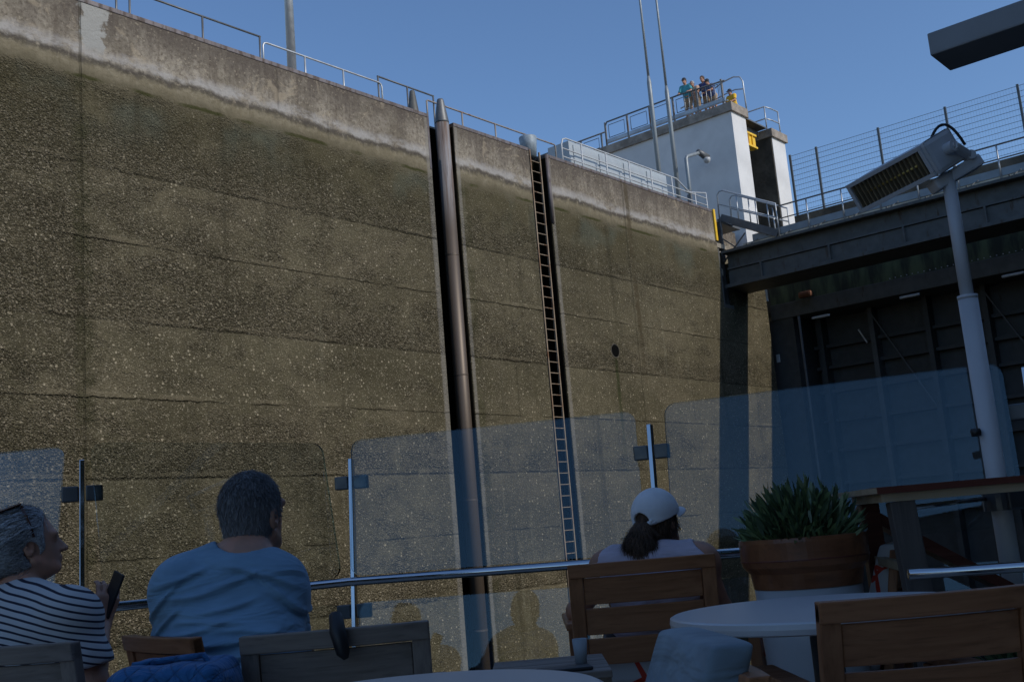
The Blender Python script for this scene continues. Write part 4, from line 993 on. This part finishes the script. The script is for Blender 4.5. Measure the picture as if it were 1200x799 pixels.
def torso(fd, J, g_=0., wide=1., belly=1., k=.05):
    """J: hip, chest, neck, shL, shR, plus R (right, forward, up)"""
    R = J['R']; E = lambda c, r: fd.ell(c, A3(*r), k, '+', R, g_)
    up = J['neck']-J['hip']; E(J['hip']+up*.05, (.175*wide, .125*belly, .14)); E(J['hip']+up*.34+R[:, 1]*.015, (.165*wide, .125*belly, .18))
    E(J['chest'], (.172*wide, .118, .19)); fd.cone(J['shL']*.86+J['shR']*.14, J['shR']*.86+J['shL']*.14, .068+g_, .068+g_, k)
    for s_ in ('shL', 'shR'):
        fd.cone(J['neck']-R[:, 2]*.005, J[s_]+R[:, 2]*.012, .046+g_*.6, .052+g_, .05); fd.cone(J[s_], J['chest']*.45+J['hip']*.25+J[s_]*.30, .066+g_, .075*wide+g_, .06)
def person(J, label, group, res=.006, skin='skin', top=None, sleeve=.75, hair=None, bottoms='trousers', hk=1., wide=1., belly=1., extra=None, ripple=None, neckr=.056, root=None, short=False, arm=1., name='person', collar=.02, fr=1.):
    pts = [J[q] for q in J if q[:2] not in ('hd', 'hn') and isinstance(J[q], np.ndarray) and J[q].shape == (3,)]
    lo = np.min(pts, 0)-.20; hi = np.max(pts, 0)+.20; lo[2] = np.min(pts, 0)[2]-.1
    org = root if root is not None else (J['hip'][0], J['hip'][1], 0)
    t = thing(name, label, 'person', org, False, group)
    R, Rh = J['R'], J['Rh']; hd = J['head']
    limbs = lambda fd, s_, g_=0.: (fd.cone(J['sh'+s_], J['el'+s_], .052*arm+g_, .041*arm+g_, .03), fd.cone(J['el'+s_], J['wr'+s_], .040*arm+g_, .027*arm+g_, .02))
    legs = lambda fd, s_, g_=0.: (fd.cone(J['hip']+R[:, 0]*(.085 if s_ == 'R' else -.085), J['kn'+s_], .085+g_, .058+g_, .04), fd.cone(J['kn'+s_], J['an'+s_], .056+g_, .040+g_, .02))
    fd = Field(lo, hi, res); torso(fd, J, 0, wide, belly)
    fd.cone(J['neck']-R[:, 2]*.03, hd+Rh@A3(0, -.022, -.05)*hk, neckr*1.08, neckr*.96, .035)
    for s_ in 'LR':
        limbs(fd, s_); legs(fd, s_); fd.cone(J['an'+s_]+A3(0, 0, .0), J['an'+s_]+R[:, 1]*.16-A3(0, 0, .035), .04, .032, .03)
    head(fd, hd, Rh, hk)
    for s_ in 'LR': hand(fd, J['wr'+s_], J['hd'+s_], J['hn'+s_], J.get('curl'+s_, .5), 1., 1 if s_ == 'R' else -1, fr)
    fd.mesh('body', M[skin], t, org, 1)
    if top:
        fd = Field((lo[0], lo[1], J['hip'][2]-.12), (hi[0], hi[1], J['neck'][2]+.16), res); torso(fd, J, .013, wide, belly)
        for s_ in 'LR':
            if sleeve > 0:
                e = J['sh'+s_]+(J['el'+s_]-J['sh'+s_])*sleeve; fd.cone(J['sh'+s_], e, .052*arm+.020, .047*arm+.020+.006, .045)
                ax_ = (e-J['sh'+s_])/np.linalg.norm(e-J['sh'+s_]); fd.put(lambda p, e=e, ax_=ax_: np.maximum(-((p-e)@ax_), np.linalg.norm(p-e, axis=-1)-.12), e-.13, e+.13, .006, '-')
        if sleeve < 0:
            for sg, s_ in ((-1, 'L'), (1, 'R')):
                fd.cone(J['sh'+s_]+R[:, 0]*sg*.035+R[:, 2]*.03, J['sh'+s_]+R[:, 0]*sg*.045-R[:, 2]*.12, .075, .07, .02, '-')
        fd.cone(J['neck']+R[:, 2]*collar, hd, neckr*1.12+.012, neckr+.03, .012, '-')
        if ripple: fd.ripple(ripple)
        fd.cut(lambda p: -(p-(J['hip']-A3(0, 0, .06)))[..., 2], .01)
        fd.mesh('shirt', M[top], t, org, 1)
    if bottoms:
        fd = Field(lo, (hi[0], hi[1], J['hip'][2]+.2), max(res, .009)); fd.ell(J['hip']+A3(0, 0, .02), A3(.178*wide, .13*belly, .14), .03, '+', R, .012)
        for s_ in 'LR':
            if short:
                fd.cone(J['hip']+R[:, 0]*(.085 if s_ == 'R' else -.085), J['hip']*.1+J['kn'+s_]*.9+R[:, 0]*(.0), .098, .08, .04)
            else: legs(fd, s_, .016)
        fd.cut(lambda p: (p-(J['hip']+A3(0, 0, .1)))[..., 2], .01); fd.mesh('trousers', M[bottoms], t, org, 1)
    if hair: hair(t, hd, Rh, hk, org, res)
    if extra: extra(t, J, org, res)
    return t
def hshell(t, hd, R, k, org, res, mat, grow, keep, extra=None, name='hair', rip=None, kk=.012):
    h = min(res, .0045) if res < .01 else res
    fd = Field(hd-.22, hd+.22, h)
    fd.ell(hd+R@A3(0, -.012, .035)*k, A3(.077, .098, .092)*k, .02, '+', R, grow)
    fd.ell(hd+R@A3(0, -.03, -.035)*k, A3(.062, .062, .06)*k, .03, '+', R, grow)
    if extra: extra(fd, lambda x, y, z: hd+R@(A3(x, y, z)*k))
    loc = lambda p: ((p-hd)@R)/k
    fd.cut(lambda p: keep(loc(p)), kk)
    if rip: fd.ripple(lambda p: rip(loc(p)))
    return fd.mesh(name, M[mat], t, org, 1)
def strands(o, n, ln, wd, flow, mat, seed, keep=None, nrm=.35, ext=.0):
    """thin tapered locks lying on the hair surface, a sub-part of the hair"""
    rnd = random.Random(seed); me = o.data; vs = [v for v in me.vertices if keep is None or keep(v.co+ORIG[o.name])]; b = MB(); g_ = ORIG[o.name]
    for i in range(n):
        v = rnd.choice(vs); q = v.co+g_; N_ = v.normal; d = flow(q); d = d-N_*d.dot(N_)
        if d.length < 1e-4: continue
        d = d.normalized()+Vector((rnd.gauss(0, .16), rnd.gauss(0, .16), rnd.gauss(0, .16))); d = (d-N_*d.dot(N_)).normalized()
        sd_ = d.cross(N_).normalized()*wd*rnd.uniform(.6, 1.4); L_ = ln*rnd.uniform(.5, 1.3); q = q-N_*.001; up_ = nrm*rnd.uniform(.3, 1.2)
        m1 = q+d*L_*.5+N_*(L_*.32*up_+.0015); e = q+d*L_+N_*(L_*(.55*up_-ext))
        a, b_, c, d2, t = [b.b.verts.new(k) for k in (q-sd_*.6, q+sd_*.6, m1+sd_, m1-sd_, e)]
        b.b.faces.new([a, b_, c, d2]); b.b.faces.new([d2, c, t])
    return b.build('hair_locks', mat, o, True)

SEAT = .50
# --- man in the light blue jersey
R = rotz(radians(-8), radians(-8)); Rh = rotz(radians(-24), radians(8), radians(4))
hd = A3(*P(297, 605, 3.36)); nk = A3(*P(288, 652, 3.30)); ch = A3(*P(268, 712, 3.25))
J = dict(R=R, Rh=Rh, head=hd, neck=nk, chest=ch+A3(0, .03, -.0), hip=A3(ch[0]+.0, 3.16, .56),
         shL=A3(*P(214, 690, 3.27)), shR=A3(*P(324, 690, 3.28)))
J['elL'] = A3(*P(205, 775, 3.42)); J['elR'] = A3(*P(338, 768, 3.44))
h0 = J['hip']
J.update(wrL=A3(h0[0]-.10, 3.72, .70), wrR=A3(h0[0]+.12, 3.74, .70), hdL=A3(.3, .9, -.1), hdR=A3(-.3, .9, -.1), hnL=A3(0, .1, -1), hnR=A3(0, .1, -1),
         knL=h0+A3(-.12, .46, -.03), knR=h0+A3(.14, .46, -.03), anL=A3(h0[0]-.13, 3.60, .09), anR=A3(h0[0]+.15, 3.60, .09))
def man_hair(t, hd, Rh, k, org, res):
    keep = lambda q: np.maximum(np.maximum(q[..., 1]-.035-.35*np.maximum(q[..., 2]-.03, 0), -(q[..., 2]+.062-.35*np.maximum(q[..., 1]+.02, 0))), .022-np.linalg.norm((q*A3(.35, 1, .75)-A3(0, -.006, -.008)), axis=-1))
    h_ = hshell(t, hd, Rh, k, org, res, 'hairgrey', .006, keep, None, 'hair', lambda q: .0012*np.sin(q[..., 0]*420+q[..., 2]*60)*np.sin(q[..., 2]*230+q[..., 1]*300), .008)
    cr = Vector(hd+Rh@A3(0, -.03, .14))
    strands(h_, 5200, .020, .0011, lambda q: Vector((q.x-cr.x, q.y-cr.y, -.06)), M['hairgrey'], 3, None, .5)
FOLDS = [(-.06, .90, .10, .10, .10), (.02, .86, .09, .16, .10), (-.02, .83, .12, -.06, .08), (-.10, .80, .13, .12, .08), (.08, .80, .12, -.14, .08), (.0, .765, .17, .05, .07), (-.08, .74, .14, -.05, .07), (.07, .73, .14, .08, .07), (.0, .70, .2, .0, .06),
         (.16, .90, .07, -.9, .08), (.19, .86, .06, -.8, .08), (-.19, .88, .07, .8, .08), (-.17, .83, .06, .7, .08), (.11, .95, .10, -.35, .10), (-.12, .95, .08, .3, .1), (.0, .66, .2, .03, .06), (.03, .93, .08, .25, .09)]
def man_rip(p):
    x, y, z = p[..., 0]-ch[0], p[..., 1], p[..., 2]; r = np.zeros_like(x)
    for x0, z0, w_, sl_, cv in FOLDS:
        d = z-z0-sl_*(x-x0)-cv*8*(x-x0)**2*np.sign(sl_+.01); r += -.0085*np.exp(-(d/.0085)**2)*np.exp(-((x-x0)/w_)**4)+.006*np.exp(-((d+.017)/.011)**2)*np.exp(-((x-x0)/w_)**4)
    return r+.002*np.sin(z*38-x*16+2.*np.sin(x*6))
person(J, 'man in light blue jersey with short grey hair, seated with his back to us', None, .005, 'skin', 'teeblue', .93, man_hair, wide=1.22, belly=1.2, ripple=man_rip, neckr=.066, hk=1.07, arm=1.15)

# --- woman in the striped jersey
R = rotz(radians(-38), radians(-6)); Rh = rotz(radians(-61), radians(9))
hd = A3(*P(35, 641, 3.52)); nk = A3(*P(22, 692, 3.50)); ch = A3(*P(14, 760, 3.44))
J = dict(R=R, Rh=Rh, head=hd, neck=nk, chest=ch, hip=A3(ch[0]-.04, 3.40, .55), shL=A3(*P(-48, 726, 3.60)), shR=A3(*P(83, 724, 3.36)))
J['elR'] = A3(*P(108, 800, 3.36)); J['elL'] = J['shL']+A3(-.05, .12, -.26); h0 = J['hip']
wr = A3(*P(118, 732, 3.58))
J.update(wrR=wr, hdR=A3(*P(126, 700, 3.60))-wr, hnR=A3(-.55, .75, .1), wrL=J['elL']+A3(.22, .12, -.02), hdL=A3(1, .3, 0), hnL=A3(0, 0, -1), curlR=.5,
         knL=h0+A3(.18, .40, -.03), knR=h0+A3(.36, .28, -.03), anL=A3(h0[0]+.2, h0[1]+.46, .09), anR=A3(h0[0]+.38, h0[1]+.34, .09))
def w_hair(t, hd, Rh, k, org, res):
    keep = lambda q: np.maximum(np.maximum(q[..., 1]-.045-.3*np.maximum(q[..., 2]-.05, 0), -(q[..., 2]+.085-.9*np.maximum(q[..., 1]+.03, 0))), .033-np.linalg.norm((q*A3(.3, 1, .75)-A3(0, -.004, -.010)), axis=-1))
    def ex(fd, T):
        fd.ell(T(0, -.122, -.02), A3(.062, .05, .066)*k, .02); fd.ell(T(.01, -.075, -.07), A3(.045, .035, .04)*k, .03); fd.ell(T(0, -.02, .06), A3(.083, .1, .08)*k, .03)
    h_ = hshell(t, hd, Rh, k, org, res, 'hairsilver', .012, keep, ex, 'hair', lambda q: .0016*np.sin(np.arctan2(q[..., 2]+.02, np.abs(q[..., 0])+.03)*26+4*np.sin(q[..., 1]*22+q[..., 2]*9))*np.sin(q[..., 1]*35+q[..., 0]*20+1), .01)
    bun = Vector(hd+Rh@A3(0, -.14, -.02))
    strands(h_, 4200, .055, .0016, lambda q: bun-q+Vector((0, 0, .01)), M['hairsilver'], 5, lambda q: np.linalg.norm((((np.array(q)-hd)@Rh)-A3(0, .035, -.01))*A3(.2, 1, .8)) > .055, .16)
    T = lambda x, y, z: Vector(hd+Rh@(A3(x, y, z)*k))
    s_ = MB()
    for sg in (-1, 1): s_.tube([T(sg*.070, -.008, .132), T(sg*.092, -.002, .108), T(sg*.098, .006, .07), T(sg*.096, .010, .03)], .0042, 8)
    for sg in (-1, 1): s_.obox(T(sg*.038, -.045, .148), Vector(Rh@A3(.030, 0, -.003*sg)), Vector(Rh@A3(0, .034, .006)), Vector(Rh@A3(0, -.0003, .002)), .0015)
    s_.tube([T(-.07, -.008, .140), T(0, -.012, .152), T(.07, -.008, .140)], .0045, 8)
    o = s_.build('sunglasses', plain('tortoise_frame', (.05, .018, .012), .25), None, False, False, tuple(T(0, 0, .1)))
    tag(o, 'dark brown sunglasses pushed up on the silver haired woman\'s head', 'sunglasses')
person(J, 'silver haired woman in a striped jersey holding up a phone', None, .006, 'skin', 'stripes', .80, w_hair, wide=1.12, belly=1.1, neckr=.054, hk=.92, arm=1.12,
       ripple=lambda p: .004*np.sin(p[..., 2]*50+p[..., 0]*30+2*np.sin(p[..., 0]*12))*np.clip((.98-p[..., 2])/.2, 0, 1))
pc = P(131, 696, 3.59); up_ = (P(140, 673, 3.59)-P(123, 719, 3.59)).normalized()
rr_ = Vector((.72, -.62, .0)); rr_ = (rr_-up_*rr_.dot(up_)).normalized(); nn_ = up_.cross(rr_)
ph = thing('smartphone', 'dark smartphone held upright in the woman\'s right hand', 'phone', tuple(pc))
MB().obox(pc, rr_*.034, up_*.072, nn_*.0042, .003).build('phone_body', M['black'], ph)
MB().obox(pc+nn_*.0043, rr_*.031, up_*.068, nn_*.0004).build('screen', plain('phone_screen', (.03, .035, .03), .08, 0, .02), ph)

# --- woman in the white cap
R = rotz(radians(-14), radians(-4)); Rh = rotz(radians(-43), radians(11))
hd = A3(*P(772, 613, 4.30)); nk = A3(*P(767, 650, 4.27)); ch = A3(*P(766, 700, 4.22))
J = dict(R=R, Rh=Rh, head=hd, neck=nk, chest=ch, hip=A3(ch[0], 4.27, .57), shL=A3(*P(712, 668, 4.26)), shR=A3(*P(822, 660, 4.18)))
J['elL'] = A3(*P(676, 716, 4.20)); J['elR'] = A3(*P(846, 712, 4.24)); h0 = J['hip']
J.update(wrL=A3(J['elL'][0]+.03, 4.38, .66), wrR=A3(J['elR'][0]-.06, 4.45, .68), hdL=A3(.2, 1, -.1), hdR=A3(-.3, 1, -.1), hnL=A3(0, 0, -1), hnR=A3(0, 0, -1),
         knL=h0+A3(-.1, .42, -.03), knR=h0+A3(.12, .42, -.03), anL=A3(h0[0]-.1, 4.56, .09), anR=A3(h0[0]+.12, 4.56, .09))
def cap_(t, hd, Rh, k, org, res):
    keep = lambda q: np.maximum(np.maximum(q[..., 1]-.05-.3*np.maximum(q[..., 2]-.05, 0), -(q[..., 2]+.075-.9*np.maximum(q[..., 1]+.02, 0))), .021-np.linalg.norm((q*A3(.3, 1, .75)-A3(0, -.006, -.006)), axis=-1))
    def ex(fd, T):
        fd.ell(T(0, -.13, .0), A3(.048, .045, .042)*k, .02); fd.ell(T(.0, -.165, -.06), A3(.072, .055, .07)*k, .03); fd.cone(T(.015, -.165, -.10), T(.035, -.17, -.215), .062*k, .03*k, .03); fd.cone(T(-.045, -.155, -.07), T(-.06, -.165, -.17), .038*k, .018*k, .02)
    h_ = hshell(t, hd, Rh, k, org, res, 'hairbrown', .008, keep if 0 else (lambda q: np.where(q[..., 1] < -.075, -1, keep(q))), ex, 'ponytail_hair', lambda q: .003*np.sin(q[..., 0]*150+q[..., 2]*30+3*np.sin(q[..., 2]*25))*np.sin(q[..., 1]*60+q[..., 2]*20), .008)
    strands(h_, 5200, .05, .0011, lambda q: Vector((.35*sin(q.z*60+q.x*40), -.1, -1)), M['hairbrown'], 8, lambda q: ((np.array(q)-hd)@Rh)[2] < .02, .45)
    fd = Field(hd-.22, hd+.24, .004)
    fd.ell(hd+Rh@A3(0, -.010, .045)*k, A3(.077, .098, .092)*k, .02, '+', Rh, .020)
    loc = lambda p: ((p-hd)@Rh)/k
    fd.cut(lambda p: -(loc(p)[..., 2]-.030-.12*loc(p)[..., 1]), .006)
    fd.cone(hd+Rh@A3(-.05, -.115, .035)*k, hd+Rh@A3(.05, -.115, .035)*k, .005, .005, .004)
    fd.put(lambda p: np.maximum(np.linalg.norm((p-(hd+Rh@A3(0, -.12, .034)*k))@Rh*A3(1, .55, 1), axis=-1)-.040*k, -(loc(p)[..., 2]-.034)), hd-.2, hd+.2, .004, '-')
    fd.ripple(lambda p: .0009*np.cos(np.arctan2(loc(p)[..., 0], loc(p)[..., 1]+.01)*6)**8)
    c_ = fd.mesh('cap', M['capw'], t, org, 1)
    b = MB(); n = 14; top_, bot = [], []
    rows = []
    for j in range(5):
        row = []
        for i in range(n+1):
            a = radians(-78+156*i/n); v = j/4; rx, ry = .090, .112
            x, y = rx*sin(a), ry*cos(a)-.01; ln = .075*cos(a)**.7 if cos(a) > 0 else 0
            row.append((x*(1+.02*v), y+ln*v, .046-.012*v-.25*abs(x)*v*.5-.008*(abs(x)/.09)**2))
        rows.append(row)
    def V(q, dz): return b.b.verts.new(hd+Rh@((A3(*q)+A3(0, 0, dz))*k))
    T_ = [[V(q, .0015) for q in r_] for r_ in rows]; B_ = [[V(q, -.0015) for q in r_] for r_ in rows]
    for j in range(4):
        for i in range(n):
            b.b.faces.new([T_[j][i], T_[j][i+1], T_[j+1][i+1], T_[j+1][i]]); b.b.faces.new([B_[j][i], B_[j+1][i], B_[j+1][i+1], B_[j][i+1]])
    for i in range(n): b.b.faces.new([T_[4][i], T_[4][i+1], B_[4][i+1], B_[4][i]])
    bmesh.ops.recalc_face_normals(b.b, faces=b.b.faces[:])
    b.build('brim', M['capw'], c_, True)
    b = MB(); pts = [hd+Rh@(A3(.088*sin(radians(a)), -.131*cos(radians(a))+.004, .030-.004*cos(radians(a)))*k) for a in range(-42, 43, 6)]
    b.tube(pts, .009, 8); b.build('cap_strap', M['capw'], c_, True)
person(J, 'woman in a white cap and lavender sleeveless top, seated', None, .006, 'skintan', 'tank', -1, cap_, wide=.95, belly=.95, neckr=.050, hk=.89, arm=.95,
       ripple=lambda p: .003*np.sin(p[..., 2]*45+p[..., 0]*35+2*np.sin(p[..., 0]*14)))

# --- people on the tower
for nme, col, sc in (('teal_shirt', (.05, .30, .36), 5), ('peach_top', (.50, .33, .24), 6), ('navy_shirt', (.035, .05, .16), 5), ('slate_shirt', (.07, .10, .22), 6), ('yellow_shirt', (.75, .45, .02), 5), ('khaki_shorts', (.36, .26, .17), 5), ('dark_cap', (.03, .035, .05), 5)):
    M[nme] = cloth_mat(nme, col, .02, 2)
def stander(s_, d_, z0, H, label, shirt, cap, hairm, lean=.12, yaw=0., bottoms='khaki_shorts', skin='skin', reach=.25):
    o_ = Matrix.Rotation(LROT, 3, 'Z') @ Vector((s_, d_, z0)); O = A3(*o_); k = H/1.75
    th = LROT+radians(90)+yaw        # looks down to the lock, towards the ship
    R = rotz(th, -lean); Rz = rotz(th)
    X = lambda x, y, z: O+Rz@(A3(x, y, z)*k)
    J = dict(R=R, Rh=rotz(th, -.25), head=X(0, lean*1.35+.03, 1.60), neck=X(0, lean, 1.44), chest=X(0, lean*.75, 1.24), hip=X(0, 0, .93), shL=X(-.175, lean*.95, 1.39), shR=X(.175, lean*.95, 1.39),
             elL=X(-.25, lean+.10, 1.14), elR=X(.25, lean+.10, 1.14), wrL=X(-.2, lean+reach, 1.08), wrR=X(.2, lean+reach, 1.08), hdL=Rz@A3(.2, 1, -.2), hdR=Rz@A3(-.2, 1, -.2), hnL=A3(0, 0, -1), hnR=A3(0, 0, -1),
             knL=X(-.1, .02, .50), knR=X(.1, .02, .50), anL=X(-.11, -.02, .08), anR=X(.11, -.02, .08))
    def hr(t, hd, Rh, kk, org, res):
        keep = lambda q: np.maximum(q[..., 1]-.045-.3*np.maximum(q[..., 2]-.05, 0), -(q[..., 2]+.06-.9*np.maximum(q[..., 1]+.02, 0)))
        hshell(t, hd, Rh, kk, org, .012, hairm, .012, keep)
        if cap:
            fd = Field(hd-.25, hd+.25, .012); fd.ell(hd+Rh@A3(0, -.01, .045), A3(.095, .115, .105), .02); loc = lambda p: (p-hd)@Rh
            fd.cut(lambda p: -(loc(p)[..., 2]-.035), .01); fd.ell(hd+Rh@A3(0, .13, .04), A3(.075, .08, .012), .01, '+', Rh); fd.mesh('cap', M[cap], t, org, 1)
    person(J, label, 'people looking down from the tower', .014, skin, shirt, .8, hr, bottoms, k*1.02, root=tuple(o_), short=True, fr=1.25)
stander(37.25, 20.72, TZ, 1.88, 'person in teal shirt and dark cap standing leftmost on the tower', 'teal_shirt', 'dark_cap', 'hairgrey', .10, .1)
stander(37.4, 20.40, TZ, 1.68, 'grey haired person in peach top beside the teal shirt on the tower', 'peach_top', None, 'hairsilver', .14, -.1)
stander(37.55, 20.02, TZ, 1.82, 'person in navy shirt with bare brown head on the tower', 'navy_shirt', None, 'hairbrown', .10, -.15)
stander(37.35, 19.62, TZ, 1.45, 'person in slate shirt and dark cap bending over the tower railing', 'slate_shirt', 'dark_cap', 'hairgrey', .22, -.25)
stander(38.7, 19.45, 16.62, 1.58, 'person in yellow shirt, lowest and rightmost on the tower', 'yellow_shirt', 'dark_cap', 'hairbrown', .12, -.2)

# --- blue bag (a soft shape, so it is meshed the same way)
bg_ = thing('travel_bag', 'bright blue quilted fabric bag lying before the man in blue', 'bag', (-.93, 2.55, .43))
a0 = A3(*P(163, 772, 2.58)); a1 = A3(*P(242, 766, 2.60))
fd = Field((-1.35, 2.25, .40), (-.55, 2.95, .95), .007)
top = a0[2]
fd.put(lambda q: np.linalg.norm(np.maximum(np.abs((q-A3((a0[0]+a1[0])/2+.005, 2.58, (top+.43)/2-.002)) @ np.array(Matrix.Rotation(.04, 3, 'Y')))-A3(.085, .075, (top-.43)/2-.055), 0), axis=-1)-.045-.012*(q[..., 2]-.6), (-1.3, 2.3, .4), (-.6, 2.9, .9), .02)
fd.put(lambda q: np.linalg.norm(np.maximum(np.abs(q-A3(a0[0]-.10, 2.58, (top+.40)/2-.015))-A3(.11, .06, (top-.43)/2-.075), 0), axis=-1)-.045, (-1.4, 2.3, .4), (-.6, 2.9, .9), .03)
fd.ripple(lambda q: .004*np.sin(q[..., 0]*40+q[..., 2]*55)*np.sin(q[..., 2]*30-q[..., 0]*25+1)+.002*np.sin(q[..., 2]*90+q[..., 1]*30))
fd.cut(lambda q: .431-q[..., 2], .01)
fd.mesh('bag_body', M['bag'], bg_, (-.93, 2.55, .43), 1)
MB().tube([Vector(a0)+Vector((-.005, -.05, -.05)), Vector(a0)+Vector((.0, -.035, -.01)), Vector((a0+a1)/2)+Vector((0, -.03, -.004)), Vector(a1)+Vector((.0, -.02, .0)), Vector(a1)+Vector((.03, -.03, -.05))], .008, 8).build('piping', M['bag'], bg_, True)
